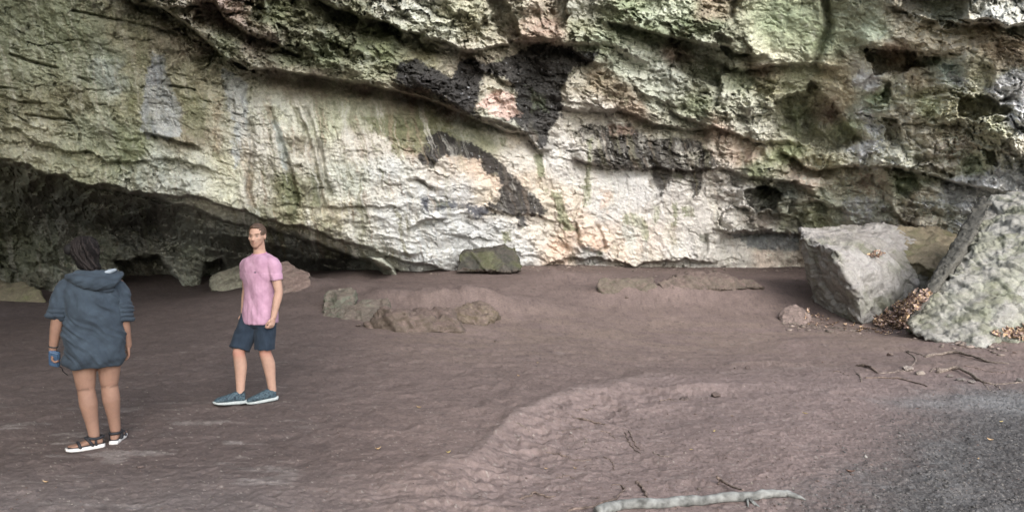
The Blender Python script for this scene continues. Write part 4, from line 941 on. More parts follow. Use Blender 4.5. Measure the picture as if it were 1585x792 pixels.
# ================================================================== LEAVES
def leaf_mat(name, c, c2):
    return mat_plain(name, c, .75, .25, 25, .2, .3, .002, rgb2=c2)
M_LEAF = [leaf_mat('brown_leaf', (132, 114, 106), (164, 145, 135)), leaf_mat('tan_leaf', (178, 148, 112), (205, 178, 140)), leaf_mat('russet_leaf', (114, 92, 84), (144, 120, 109)), leaf_mat('dark_leaf', (96, 72, 62), (120, 92, 78)), leaf_mat('yellow_leaf', (200, 176, 110), (222, 204, 150))]
def leaf_vf(L, Wd, curl, rnd):
    n = 6; v = []; f = []
    for i in range(n + 1):
        s_ = i / n; hw = Wd * math.sin(math.pi * (s_ * .92 + .04)) ** .8 * (.9 + .2 * rnd.random())
        zc = curl * L * (s_ - .5) ** 2 * 2
        for k in (-1, 0, 1): v.append(((s_ - .5) * L, k * hw, zc + abs(k) * hw * .55 * (1 + curl)))
    for i in range(n):
        for k in range(2): f.append((i * 3 + k, (i + 1) * 3 + k, (i + 1) * 3 + k + 1, i * 3 + k + 1))
    return np.array(v), f
bpy.context.view_layer.update()
def bvh_of(objs):
    vs_, fs_ = [], []; off = 0
    for o in objs:
        me = o.data; n = len(me.vertices); v = np.empty(n * 3, np.float32); me.vertices.foreach_get('co', v); v = v.reshape(-1, 3) + np.array(o.location)
        vs_ += [tuple(x) for x in v]; fs_ += [tuple(i + off for i in p.vertices) for p in me.polygons]; off += n
    return BVHTree.FromPolygons(vs_, fs_)
rocks_ = [o for o in COL.objects if o.type == 'MESH' and o.name.split('.')[0] in ('boulder', 'leaning_rock', 'rock_slab')]
BV = bvh_of(rocks_)
def drop(x, y):
    """top surface (rock or soil) under a point"""
    g = on_ground(x, y); h = BV.ray_cast(Vector((x, y, 3.2)), Vector((0, 0, -1)))
    if h[0] is not None and h[0].z > g.z: return h[0], h[1]
    return g, Vector((0, 0, 1))
def cam_hit(px, py):
    gx, gz = ray(px, py); d = Vector((gx, 1, gz)).normalized()
    h = BV.ray_cast(Vector((0, 0, CAMZ)), d); g = ground_at(px, py)
    if h[0] is not None and h[3] < (g - Vector((0, 0, CAMZ))).length: return h[0], h[1]
    return g, Vector((0, 0, 1))
def litter(name, label, region, count, lmin, lmax, mats, seed, pile=0.0, upmin=.2):
    rnd = random.Random(seed); V_ = []; F_ = []; Mi = []
    poly = region
    xs = [p[0] for p in poly]; ys = [p[1] for p in poly]; got = 0; tries = 0
    while got < count and tries < count * 30:
        tries += 1
        px, py = rnd.uniform(min(xs), max(xs)), rnd.uniform(min(ys), max(ys))
        ins = False; n = len(poly)
        for i in range(n):
            x0, y0 = poly[i]; x1, y1 = poly[(i + 1) % n]
            if (y0 > py) != (y1 > py) and px < (x1 - x0) * (py - y0) / (y1 - y0) + x0: ins = not ins
        if not ins: continue
        h, nn = cam_hit(px, py)
        if nn.z < upmin: continue
        L = rnd.uniform(lmin, lmax); v, f = leaf_vf(L, L * rnd.uniform(.16, .26), rnd.uniform(.1, 1.0), rnd)
        R_ = nn.to_track_quat('Z', 'Y').to_matrix() @ Matrix.Rotation(rnd.uniform(0, 6.28), 3, 'Z') @ Matrix.Rotation(rnd.uniform(-.5, .5), 3, 'X') @ Matrix.Rotation(rnd.uniform(-.4, .4), 3, 'Y')
        off = len(V_)
        up = rnd.uniform(.004, .012 + pile)
        for q in v: V_.append(tuple(R_ @ Vector(q) + h + nn * up))
        for q in f: F_.append(tuple(i + off for i in q)); Mi.append(rnd.choices(range(len(mats)), [5, 3, 3, 2][:len(mats)])[0])
        got += 1
    o0 = Vector(V_[0]); o = link_mesh(name, [tuple(Vector(q) - o0) for q in V_], F_, None); o.location = o0
    for m_ in mats: o.data.materials.append(m_)
    o.data.polygons.foreach_set('material_index', Mi); o.data.update()
    tag(o, label, 'leaf litter', kind='stuff')
    return o
ML = M_LEAF[:4]
litter('leaf_litter', 'heap of dry brown leaves in the gap between the big boulder and the leaning rock', [(1352, 508), (1356, 490), (1385, 470), (1410, 456), (1440, 456), (1430, 470), (1405, 495), (1412, 512)], 620, .06, .13, ML, 1, .10, 0)
litter('leaf_litter', 'dry leaves scattered at the foot of the big boulder', [(1250, 478), (1290, 498), (1340, 508), (1410, 512), (1380, 520), (1290, 510), (1240, 500)], 70, .05, .10, ML, 2, .01)
litter('leaf_litter', 'dry leaves lying on top of the big boulder', [(1300, 360), (1340, 358), (1360, 372), (1372, 392), (1350, 400), (1330, 384), (1305, 372)], 170, .05, .10, ML, 3, .01, -1)
litter('leaf_litter', 'dry leaves at the right edge under the leaning rock', [(1525, 516), (1560, 506), (1600, 504), (1600, 530), (1560, 524)], 130, .06, .11, ML, 4, .03, 0)
LF = [(585, 697, .05, 1, 'tan curled leaf on the floor right of the man'), (70, 748, .045, 1, 'tan leaf near the left bottom corner'), (694, 702, .04, 4, 'pale thin leaf on the shelf below the scarp'), (1246, 641, .055, 4, 'yellow slender leaf on the open slope'), (648, 632, .05, 1, 'thin tan leaf in the middle of the floor'), (1105, 669, .03, 4, 'small yellow leaf on the open slope'), (1070, 697, .03, 4, 'small yellow leaf nearer the fallen branch'), (1133, 645, .03, 1, 'small tan leaf on the slope left of the slender yellow one'),
    (1532, 682, .05, 1, 'pale twig-like leaf on the dark gravel'), (1550, 655, .04, 4, 'small pale leaf on the gravel near the right edge'), (1445, 612, .03, 2, 'reddish leaf below the root tangle'), (845, 727, .03, 1, 'small tan leaf on the rooty slope'), (1315, 733, .07, 3, 'dark curled leaf on the grey ground'), (1420, 633, .035, 3, 'dark leaf on the pinkish soil right of centre'), (1570, 547, .10, 0, 'large brown leaf by the right edge'), (1252, 502, .05, 1, 'tan leaf by the knobbly stone'), (1514, 712, .03, 1, 'tan speck of leaf on the dark gravel'),
    (366, 510, .04, 1, 'small tan leaf behind the man'), (1273, 562, .04, 2, 'russet leaf on the floor'), (803, 583, .04, 1, 'small tan leaf on the far part of the shelf'), (832, 562, .03, 4, 'tiny yellow leaf on the far shelf'), (890, 727, .03, 1, 'small tan leaf below the long thin root')]
for i, (px, py, L, mi, lb) in enumerate(LF):
    rnd = random.Random(900 + i); h = ground_at(px, py); v, f = leaf_vf(L, L * .2, rnd.uniform(.2, .9), rnd)
    o = link_mesh('fallen_leaf', v, f, M_LEAF[mi]); o.location = h + Vector((0, 0, .006)); o.rotation_euler = (rnd.uniform(-.25, .25), rnd.uniform(-.2, .2), rnd.uniform(-.7, .7))
    tag(o, lb, 'leaf', 'single fallen leaves on the floor')

# ================================================================== GRIT: crumbs of soil and gravel
def grit(name, label, pts, sizes, cols, cat, seed):
    """many tiny angular stones as one uncountable mesh; pts (n,3)"""
    rs = np.random.RandomState(seed); n = len(pts)
    base = np.array([(1, 0, 0), (0, 1, 0), (-1, 0, 0), (0, -1, 0), (.6, .6, .7), (-.5, .6, .6), (-.6, -.5, .75), (.5, -.6, .6), (0, 0, -.5)])
    tri = np.array([(0, 1, 4), (1, 2, 5), (2, 3, 6), (3, 0, 7), (0, 4, 7), (1, 5, 4), (2, 6, 5), (3, 7, 6), (4, 5, 6), (4, 6, 7), (1, 0, 8), (2, 1, 8), (3, 2, 8), (0, 3, 8)])
    th = rs.uniform(0, 6.28, n); c, s = np.cos(th), np.sin(th)
    b = base[None] * rs.uniform(.65, 1.25, (n, 9, 1)) * np.stack([rs.uniform(.7, 1.5, n), rs.uniform(.7, 1.1, n), rs.uniform(.4, .8, n)], -1)[:, None]
    X_ = b[..., 0] * c[:, None] - b[..., 1] * s[:, None]; Y_ = b[..., 0] * s[:, None] + b[..., 1] * c[:, None]
    V_ = np.stack([X_, Y_, b[..., 2]], -1) * sizes[:, None, None] + pts[:, None]
    F_ = (tri[None] + (np.arange(n) * 9)[:, None, None]).reshape(-1, 3)
    o0 = pts[0]
    o = link_mesh(name, V_.reshape(-1, 3) - o0, F_, M_ROCK, smooth=False, cols=np.repeat(cols, 9, 0)); o.location = o0
    tag(o, label, cat, kind='stuff'); return o
rs = np.random.RandomState(5)
def scatter_px(n, f):
    out = []
    while len(out) < n:
        u = rs.uniform(-10, 1595, n); v = 430 + 365 * rs.uniform(0, 1, n) ** 1.1
        k = rs.uniform(0, 1, n) < f(u, v)
        gx, gz = ray(u[k], v[k]); Dd = -CAMZ / gz
        out += list(np.stack([gx * Dd, Dd], -1))
    P_ = np.array(out[:n]); z = gheight(P_[:, 0], P_[:, 1]); return np.column_stack([P_, z])
def grey_zone(u, v): return sstep(0, 210, (u - 1330) * .75 + (v - 610) * .75) * sstep(575, 625, v)
Pn = scatter_px(9000, lambda u, v: .25 + .6 * sstep(600, 900, u) * sstep(540, 600, v))
sz_ = np.clip(rs.lognormal(-5.7, .45, len(Pn)), .0015, .011)
cl = s2l((104, 88, 82))[None] * .8 * rs.uniform(.55, 1.5, (len(Pn), 1)); pk = rs.uniform(0, 1, len(Pn)) < .045; cl[pk] = s2l((178, 168, 156)) * .8; sz_[pk] *= .8
grit('soil_crumbs', 'crumbs of brown soil and tiny pale chips strewn over the floor', Pn, sz_, np.clip(cl, .01, .6), 'soil crumbs', 1)
Pn = scatter_px(8000, grey_zone)
sz_ = np.clip(rs.lognormal(-5.35, .5, len(Pn)), .002, .016)
cl = s2l((99, 96, 94))[None] * .8 * rs.uniform(.65, 1.4, (len(Pn), 1))
grit('gravel', 'dark grey gravel in the lower right corner', Pn, sz_, np.clip(cl, .01, .6), 'gravel', 2)
# fallen chips along the foot of the wall and around the boulders
pts_ = []
for (u0, v0, u1, v1, n_) in ((640, 418, 760, 416, 60), (800, 412, 920, 411, 120), (900, 412, 1150, 415, 260), (1150, 415, 1245, 414, 80), (1210, 500, 1350, 512, 120), (1400, 515, 1560, 540, 140)):
    for i in range(n_):
        t_ = rs.uniform(); g = ground_at(u0 + (u1 - u0) * t_, v0 + (v1 - v0) * t_ + abs(rs.normal(0, 5)) - 1); pts_.append(tuple(g))
pts_ = np.array(pts_); sz_ = np.clip(rs.lognormal(-3.9, .55, len(pts_)), .008, .07)
cl = s2l((125, 114, 106))[None] * .8 * rs.uniform(.5, 1.5, (len(pts_), 1))
grit('rubble', 'small stone chips fallen along the foot of the rocks', pts_, sz_, np.clip(cl, .01, .6), 'rubble', 3)
# ================================================================== PEOPLE
def lerp(a, b, t): return a + (b - a) * t
def limb(pts, rad, ns=14, n=None, flat=False):
    """smooth tapering tube through joints, rounded ends; returns verts, faces"""
    pts = [tuple(p) for p in pts]; n = n or max(10, len(pts) * 6)
    P = spline(pts, n); t = np.linspace(0, len(pts) - 1, n)
    R_ = np.interp(t, range(len(pts)), rad)
    # round the ends
    d0 = (P[0] - P[1]) / (np.linalg.norm(P[0] - P[1]) + 1e-9); d1 = (P[-1] - P[-2]) / (np.linalg.norm(P[-1] - P[-2]) + 1e-9)
    pre = [(P[0] + d0 * R_[0] * .9, R_[0] * .25), (P[0] + d0 * R_[0] * .6, R_[0] * .75)]
    post = [(P[-1] + d1 * R_[-1] * .6, R_[-1] * .75), (P[-1] + d1 * R_[-1] * .9, R_[-1] * .25)]
    Q = np.array([p for p, _ in pre] + list(P) + [p for p, _ in post]); RR = np.array([r for _, r in pre] + list(R_) + [r for _, r in post])
    if flat: Q = Q[:-2]; RR = RR[:-2]
    v, f = tube_vf(Q, RR, ns, 0, 0)
    return v, f
def rings(rs_, ns=28, power=2.3):
    """stack of horizontal superellipse rings (cx, cy, z, rx, ry)"""
    V_ = []; F_ = []
    for cx, cy, z, rx, ry in rs_:
        for k in range(ns):
            a = 2 * math.pi * k / ns; c, s = math.cos(a), math.sin(a)
            V_.append((cx + rx * abs(c) ** (2 / power) * (1 if c > 0 else -1), cy + ry * abs(s) ** (2 / power) * (1 if s > 0 else -1), z))
    n = len(rs_)
    for i in range(n - 1):
        for k in range(ns): F_.append((i * ns + k, i * ns + (k + 1) % ns, (i + 1) * ns + (k + 1) % ns, (i + 1) * ns + k))
    F_.append(tuple(range(ns))[::-1]); F_.append(tuple((n - 1) * ns + k for k in range(ns)))
    return V_, F_
def rspline(rs_, n=30):
    P = np.array(rs_, float); t = np.linspace(0, len(P) - 1, n)
    return [tuple(r) for r in spline([tuple(p) for p in P], n)]
def ball(c, r, ns=20, rot=None):
    V_ = []; F_ = []; m = ns // 2
    for i in range(m + 1):
        th = math.pi * i / m
        for k in range(ns):
            a = 2 * math.pi * k / ns; p = Vector((r[0] * math.sin(th) * math.cos(a), r[1] * math.sin(th) * math.sin(a), r[2] * math.cos(th)))
            if rot is not None: p = rot @ p
            V_.append((c[0] + p.x, c[1] + p.y, c[2] + p.z))
    for i in range(m):
        for k in range(ns): F_.append((i * ns + k, (i + 1) * ns + k, (i + 1) * ns + (k + 1) % ns, i * ns + (k + 1) % ns))
    return V_, F_
def skin_union(name, prims, voxel, mat, parent, smooth=4, factor=.5):
    V_ = []; F_ = []
    for v, f in prims:
        off = len(V_); V_ += [tuple(q) for q in v]; F_ += [tuple(i + off for i in q) for q in f]
    o = link_mesh(name, V_, F_, None, parent)
    bm = bmesh.new(); bm.from_mesh(o.data); bmesh.ops.remove_doubles(bm, verts=bm.verts, dist=1e-5); bmesh.ops.recalc_face_normals(bm, faces=bm.faces); bm.to_mesh(o.data); bm.free()
    m = o.modifiers.new('r', 'REMESH'); m.mode = 'VOXEL'; m.voxel_size = voxel
    k = o.modifiers.new('s', 'SMOOTH'); k.factor = factor; k.iterations = smooth
    me = eval_mesh(o); me.polygons.foreach_set('use_smooth', np.ones(len(me.polygons), bool))
    me.materials.clear(); me.materials.append(mat)
    return o
def set_cols(o, fn):
    v, n = get_vn(o.data); c = np.clip(fn(v, n), .005, .85)
    ca = o.data.color_attributes.new('Col', 'FLOAT_COLOR', 'POINT'); c4 = np.ones((len(v), 4), np.float32); c4[:, :3] = c
    ca.data.foreach_set('color', c4.ravel())
def wrinkle(o, fn):
    v, n = get_vn(o.data); d = fn(v, n); v = v + n * d[:, None]
    o.data.vertices.foreach_set('co', v.astype(np.float32).ravel()); o.data.update()
def rotz(v, a, c=(0, 0)):
    x, y = v[0] - c[0], v[1] - c[1]; ca, sa = math.cos(a), math.sin(a)
    return (c[0] + x * ca - y * sa, c[1] + x * sa + y * ca, v[2])
def xf(prim, a, c): return [rotz(q, a, c) for q in prim[0]], prim[1]
def hand(wrist, down, fwd, side, s=1.0, curl=.5, thumb=1, grip=False):
    """palm, four unequal fingers bent at the knuckles, a thumb off the side of the palm.
       down: direction wrist->fingers, fwd: thumb side, side: direction the fingers close towards"""
    W = Vector(wrist); d = Vector(down).normalized(); f = Vector(fwd).normalized(); p = Vector(side).normalized()
    out = []
    palm = []
    for t, hw, th in ((0, .024, .016), (.3, .033, .015), (.7, .038, .014), (1, .037, .012)):
        palm.append((W + d * .085 * s * t, hw * s, th * s))
    V_ = []; F_ = []; ns = 14
    for c, hw, th in palm:
        for k in range(ns):
            a = 2 * math.pi * k / ns; V_.append(tuple(c + f * math.cos(a) * hw + p * math.sin(a) * th))
    for i in range(3):
        for k in range(ns): F_.append((i * ns + k, i * ns + (k + 1) % ns, (i + 1) * ns + (k + 1) % ns, (i + 1) * ns + k))
    F_.append(tuple(range(ns))[::-1]); F_.append(tuple(3 * ns + k for k in range(ns)))
    out.append((V_, F_))
    for j, (off, L) in enumerate(((.029, .068), (.010, .078), (-.010, .072), (-.028, .056))):
        b = W + d * .078 * s + f * off * s; ang = 0; q = [b]; dirv = d.copy()
        for seg, bend in ((.42, curl * .8), (.32, curl * 1.1), (.26, curl * .8)):
            ang += bend; dirv = d * math.cos(ang) + p * math.sin(ang)
            q.append(q[-1] + dirv * L * s * seg)
        out.append(limb(q, [.0095 * s, .009 * s, .008 * s, .0065 * s], 8, 12))
    b = W + d * .02 * s + f * .022 * s
    q = [b, b + (f * .8 + d * .7).normalized() * .035 * s, b + (f * .9 + d * 1.6 + p * .5).normalized() * .062 * s + p * .004, b + (f * .6 + d * 2.0 + p * 1.0).normalized() * .084 * s]
    out.append(limb(q, [.014 * s, .0115 * s, .010 * s, .0075 * s], 8, 12))
    return out
def mat_skin(name, sss=.08, rough=.65):
    m = mat_vcol(name, rough, 30, .08, .2, .003, 220, .18)
    b = m.node_tree.nodes['Principled BSDF']; b.inputs['Subsurface Weight'].default_value = sss
    b.inputs['Subsurface Radius'].default_value = (.012, .005, .003); b.inputs['Subsurface Scale'].default_value = 1.0
    return m
def mat_cloth(name, rgb, rgb2=None, weave=900, rough=.95, bump=.3):
    m = mat_plain(name, rgb, rough, .12, 14, .03, 0, .001, rgb2=rgb2)
    N = m.node_tree.nodes; L = m.node_tree.links; b = N['Principled BSDF']
    b.inputs['Sheen Weight'].default_value = .03
    tc = N['Texture Coordinate']; n1 = N.new('ShaderNodeTexNoise'); n1.inputs['Scale'].default_value = 35; n1.inputs['Detail'].default_value = 6
    L.new(tc.outputs['Object'], n1.inputs['Vector'])
    bp = N.new('ShaderNodeBump'); bp.inputs['Strength'].default_value = bump; bp.inputs['Distance'].default_value = .004
    L.new(n1.outputs['Fac'], bp.inputs['Height']); L.new(bp.outputs[0], b.inputs['Normal'])
    return m
M_SKIN = mat_skin('skin'); 

def head_prims(c, yaw, pitch=0, s=1.0, female=False):
    """skull, jaw, nose, brow, lips, ears; faces -Y before turning"""
    cx, cy, cz = c; pr = []
    pr.append(ball((0, .012, .028), (.074, .092, .088)))
    pr.append(ball((0, -.012, -.02), (.064, .078, .085)))
    pr.append(ball((0, -.044, -.078), (.037, .034, .034)))              # chin
    pr.append(ball((0, -.030, -.060), (.054, .048, .038)))              # jaw
    pr.append(ball((0, -.080, .024), (.042, .014, .011)))               # brow
    pr.append(limb([(0, -.084, .012), (0, -.097, -.012), (0, -.103, -.028)], [.008, .010, .013], 8, 8))
    pr.append(ball((0, -.094, -.036), (.017, .012, .008)))              # nostrils
    pr.append(ball((0, -.080, -.056), (.020, .008, .006))); pr.append(ball((0, -.078, -.065), (.017, .008, .006)))
    for sd in (-1, 1):
        pr.append(ball((sd * .074, .010, -.002), (.010, .018, .030), 12))
        pr.append(ball((sd * .038, -.058, -.018), (.024, .020, .022), 12))  # cheek
    R_ = Matrix.Rotation(yaw, 3, 'Z') @ Matrix.Rotation(pitch, 3, 'X')
    out = []
    for v, f in pr:
        out.append(([tuple(Vector(c) + R_ @ (Vector(q) * s)) for q in v], f))
    return out, R_
def face_cols(P, c, R_, s, skin, lip, brow, beard=0.0, hair=None, eye_dark=(40, 30, 26)):
    """colours of eyes, brows, lips and stubble on the head part of the body mesh; P local verts"""
    Q = (P - np.array(c)) @ np.array(R_) / s          # into head space
    col = np.ones((len(P), 3)) * s2l(skin)
    front = Q[:, 1] < -.03
    def blob(x, z, rx, rz, rgb, a):
        nonlocal col
        m = np.clip(1.4 - ((Q[:, 0] - x) / rx) ** 2 - ((Q[:, 2] - z) / rz) ** 2, 0, 1) * a * front
        col = col * (1 - m[:, None]) + s2l(rgb) * m[:, None]
    inhead = (np.abs(Q[:, 2]) < .13) & (np.abs(Q[:, 0]) < .1) & (np.abs(Q[:, 1]) < .13)
    base = col.copy()
    if beard:
        m = sstep(-.036, -.060, Q[:, 2]) if False else np.clip((-.040 - Q[:, 2]) / .018, 0, 1) * (Q[:, 1] < .0) * (Q[:, 2] > -.125)
        m = m * beard * (1 - np.exp(-((Q[:, 0] / .028) ** 2 + ((Q[:, 2] + .058) / .010) ** 2)) * .8)
        col = col * (1 - m[:, None]) + s2l((96, 66, 54)) * m[:, None]
    for sd in (-1, 1):
        blob(sd * .031, .004, .017, .008, (92, 66, 56), .55)
        blob(sd * .031, .003, .011, .0045, (140, 128, 120), .7)
        blob(sd * .031, .003, .0058, .0058, eye_dark, .95)
        blob(sd * .033, .024, .021, .0055, brow, .8)
    blob(0, -.060, .022, .007, lip, .75)
    col = np.where(inhead[:, None], col, base)
    return col

# ------------------------------------------------------------------ the man
mg = ground_at(405, 622)
MS = (276 / FPX * mg.y) / 1.78
man = empty('person', tuple(mg)); man.scale = (MS,) * 3
MYAW = math.radians(-48) + math.atan2(-mg.x, mg.y)
man.rotation_euler = (0, 0, MYAW)
tag(man, 'man in a pink t-shirt, dark shorts and blue trainers, mid-stride, looking towards the left', 'person')
# local frame: faces -Y, his left is +X
rh, rk, ra = (-.085, 0, .93), (-.112, -.183, .52), (-.119, -.160, .10)
lh, lk, la = (.085, 0, .93), (.074, -.016, .51), (.066, .083, .105)
prims = []
tors = rspline([(0, 0, .84, .13, .10), (0, 0, .93, .165, .115), (0, -.005, 1.03, .150, .105), (0, -.008, 1.14, .140, .098), (0, -.008, 1.26, .165, .112), (0, -.004, 1.36, .180, .115), (0, .0, 1.42, .165, .095), (0, .008, 1.47, .095, .072), (0, .0, 1.515, .056, .058), (0, -.012, 1.60, .053, .056), (0, -.015, 1.64, .05, .055)], 44)
prims.append(rings(tors))
for h, k, a in ((rh, rk, ra), (lh, lk, la)):
    mid = tuple(lerp(np.array(h), np.array(k), .5)); cf = tuple(lerp(np.array(k), np.array(a), .32) + np.array((0, .018, 0)))
    prims.append(limb([h, mid, k], [.088, .078, .056], 16)); prims.append(limb([k, cf, tuple(lerp(np.array(k), np.array(a), .7) + np.array((0, .008, 0))), a], [.057, .063, .046, .038], 16))
    prims.append(ball((k[0], k[1] - .022, k[2] + .005), (.042, .035, .05)))
# arms: shoulder, elbow, wrist
arms = {}
for sd, sh, el, wr in ((1, (.185, .005, 1.40), (.245, .015, 1.12), (.235, -.05, .875)), (-1, (-.185, .005, 1.40), (-.235, .035, 1.12), (-.22, -.02, .88))):
    arms[sd] = (sh, el, wr)
    prims.append(limb([sh, tuple(lerp(np.array(sh), np.array(el), .5)), el], [.056, .048, .040], 14))
    prims.append(limb([el, tuple(lerp(np.array(el), np.array(wr), .3)), wr], [.040, .042, .027], 14))
    d_ = Vector(wr) - Vector(el)
    prims += hand(wr, d_, (0, -1, .1), (-sd, 0, 0), 1.0, .75)
MHC = (0.0, -.03, 1.665)
hp, MR = head_prims(MHC, math.radians(26), math.radians(2), 1.04)
prims += hp
body = skin_union('body', prims, .0052, M_SKIN, man, 4, .5)
def mcol(v, n):
    c = face_cols(v, MHC, MR, 1.04, (148, 120, 106), (126, 86, 78), (60, 42, 34), .28)
    kn = np.exp(-(((v[:, 2] - .52) / .05) ** 2)) * (v[:, 2] < .7)
    c = c * (1 - .25 * kn[:, None] * np.array([.3, 1, 1]))
    return c * (1 + .10 * n3(v, 9, 4, 701)[:, None])
set_cols(body, mcol)
# hair: short, brushed back, with a small knot behind
M_HAIR = mat_plain('brown_hair', (52, 38, 30), .55, .4, 160, .3, .8, .003, rgb2=(84, 64, 50))
def hp_(prs): return [([tuple(Vector(MHC) + MR @ (Vector(q) * 1.05)) for q in v], f) for v, f in prs]
cap = ball((0, .020, .034), (.079, .093, .092), 28)
# cut the cap to a hairline: flatten what would cover face
cv = []
for q in cap[0]:
    x, y, z = q
    lim = -.052 + .0 * z
    if y < lim: y = lim + (y - lim) * .15
    if z < -.0 and y < .0: x *= .90; y = max(y, -.0)
    if z < -.045: z = -.045 + (z + .045) * .2
    cv.append((x, y, z))
hair = skin_union('hair', hp_([(cv, cap[1]), ball((0, -.030, .088), (.050, .040, .022)), ball((0, .122, .012), (.030, .028, .030)), ball((0, .085, -.035), (.045, .022, .035))]), .005, M_HAIR, man, 3)
wrinkle(hair, lambda v, n: .0022 * np.sin(v[:, 0] * 520 + 3 * n3(v, 20, 2, 3)))
# t-shirt
M_SHIRT = mat_cloth('pink_cotton', (142, 110, 129), (156, 125, 143))
sh_ = [rings(rspline([(0, -.004, .80, .188, .146), (0, -.004, .90, .190, .146), (0, -.008, 1.03, .166, .126), (0, -.010, 1.14, .160, .122), (0, -.010, 1.26, .178, .130), (0, -.006, 1.36, .192, .130), (0, 0, 1.43, .186, .114), (0, .006, 1.468, .126, .094), (0, .0, 1.492, .072, .074)], 40), 32, 2.4)]
for sd in (1, -1):
    s0, e0, _ = arms[sd]; s0 = np.array(s0); e0 = np.array(e0)
    sh_.append(limb([tuple(s0 - np.array((sd * .03, 0, -.004))), tuple(lerp(s0, e0, .12)), tuple(lerp(s0, e0, .35)), tuple(lerp(s0, e0, .60))], [.070, .072, .064, .062], 18, None, True))
shirt = skin_union('t_shirt', sh_, .0065, M_SHIRT, man, 6)
def sw(v, n):
    x, y, z = v.T
    diag = fbm(x * 5 + z * 3.2, z * 1.6 - x * 1.5 + y * 3, 4, 711, .55)
    vert = ridged(x * 9 + y * 7, z * 1.2, 3, 715)
    return .013 * diag * (.5 + .5 * sstep(1.35, 1.0, z) if False else 1) + .006 * vert * (z < 1.3)
wrinkle(shirt, sw)
lg = link_mesh('logo', *ball((.075, -.128, 1.315), (.016, .010, .005), 10), mat_plain('logo_print', (44, 50, 66), .8, .2, 50, .05, 0), man)
# seam: sleeve hems and neckline as slim bands
M_SEAM = mat_cloth('pink_hem', (160, 110, 138))
nb = []; 
for k in range(25):
    a = 2 * math.pi * k / 24; nb.append((math.cos(a) * .068, -.002 + math.sin(a) * .070 , 1.494 + .010 * math.sin(a)))
v, f = tube_vf(np.array(nb), [.006] * 25, 6, 0); link_mesh('neckband', v, f, M_SEAM, man)
# shorts
M_SHORTS = mat_cloth('navy_shorts_cloth', (28, 36, 46), (38, 47, 58))
pr = [rings(rspline([(0, 0, .95, .160, .112), (0, 0, .90, .170, .122), (0, 0, .82, .178, .134), (0, 0, .77, .160, .120)], 14), 28)]
for h, k in ((rh, rk), (lh, lk)):
    h_, k_ = np.array(h), np.array(k); e_ = lerp(h_, k_, .93)
    pr.append(limb([tuple(lerp(h_, k_, .12)), tuple(lerp(h_, k_, .5)), tuple(e_)], [.100, .102, .100], 20, None, True))
shorts = skin_union('shorts', pr, .0065, M_SHORTS, man, 5)
wrinkle(shorts, lambda v, n: .010 * fbm(v[:, 0] * 8 + v[:, 1] * 6, v[:, 2] * 3, 4, 721) + .005 * ridged(v[:, 0] * 14 + v[:, 1] * 9, v[:, 2] * 2.5, 3, 725))
# trainers
M_UPPER = mat_plain('blue_knit', (28, 40, 52), .8, .2, 55, .2, .5, .003, rgb2=(74, 90, 98))
M_SOLE = mat_plain('pale_rubber', (140, 146, 146), .6, .3, 60, .08, .2, .002)
M_DRUB = mat_plain('black_rubber', (38, 40, 42), .7, .3, 60, .1, .2, .002)
M_LACE = mat_plain('yellow_lace', (176, 184, 120), .8, .2, 60, .08, 0)
def foot_rings(rs_, ns=20, power=2.4):
    """rings along -Y (toe direction); (y, cz, halfwidth, halfheight)"""
    V_ = []; F_ = []
    for y, cz, hw, hh in rs_:
        for k in range(ns):
            a = 2 * math.pi * k / ns; c, s = math.cos(a), math.sin(a)
            V_.append((hw * abs(c) ** (2 / power) * (1 if c > 0 else -1), y, cz + hh * abs(s) ** (2 / power) * (1 if s > 0 else -1)))
    n = len(rs_)
    for i in range(n - 1):
        for k in range(ns): F_.append((i * ns + k, (i + 1) * ns + k, (i + 1) * ns + (k + 1) % ns, i * ns + (k + 1) % ns))
    F_.append(tuple(range(ns))); F_.append(tuple((n - 1) * ns + k for k in range(ns))[::-1])
    return V_, F_
def trainer(parent, ank, yaw, pitch=0.0):
    e = None
    up = foot_rings([(.078, .060, .018, .026), (.068, .068, .034, .042), (.03, .076, .041, .052), (-.01, .078, .042, .052), (-.06, .068, .045, .042), (-.11, .058, .050, .032), (-.16, .050, .049, .026), (-.195, .043, .038, .019), (-.212, .036, .014, .007)])
    col = limb([(0, .035, .085), (0, .038, .112)], [.044, .041], 16)
    sole = foot_rings([(.096, .030, .018, .014), (.084, .022, .034, .017), (.03, .020, .041, .019), (-.04, .018, .042, .017), (-.12, .016, .050, .015), (-.18, .018, .045, .013), (-.213, .024, .028, .010), (-.226, .030, .010, .005)], 20, 3.2)
    tread = foot_rings([(.086, .005, .024, .005), (.03, .003, .038, .004), (-.12, .002, .046, .004), (-.19, .006, .036, .004), (-.205, .012, .022, .004)], 16, 4)
    c = (ank[0], ank[1] , 0)
    R_ = Matrix.Rotation(yaw, 3, 'Z') @ Matrix.Rotation(pitch, 3, 'X')
    def T(pr): return [tuple(Vector((ank[0], ank[1], ank[2] - .10)) + R_ @ (Vector(q) - Vector((0, .038, 0)))) for q in pr[0]], pr[1]
    shoe = skin_union('shoe', [T(up), T(col)], .0055, M_UPPER, parent, 3)
    s_ = link_mesh('sole', *T(sole), M_SOLE, shoe); link_mesh('tread', *T(tread), M_DRUB, shoe)
    for j in range(5):
        y = -.02 - j * .022; zz = .113 - j * .0125
        v, f = limb([(-.026, y, zz - .012), (0, y - .004, zz), (.026, y, zz - .012)], [.004, .0045, .004], 6, 10)
        link_mesh('lace', *T((v, f)), M_LACE if j == 0 else M_SOLE, shoe)
    sk_ = link_mesh('sock', *T(limb([(0, .038, .10), (0, .038, .128)], [.040, .038], 16)), M_DRUB, shoe)
    return shoe
trainer(man, (ra[0], ra[1], .100), math.radians(-32), math.radians(-4))
trainer(man, (la[0], la[1], .103), math.radians(-36), math.radians(4))

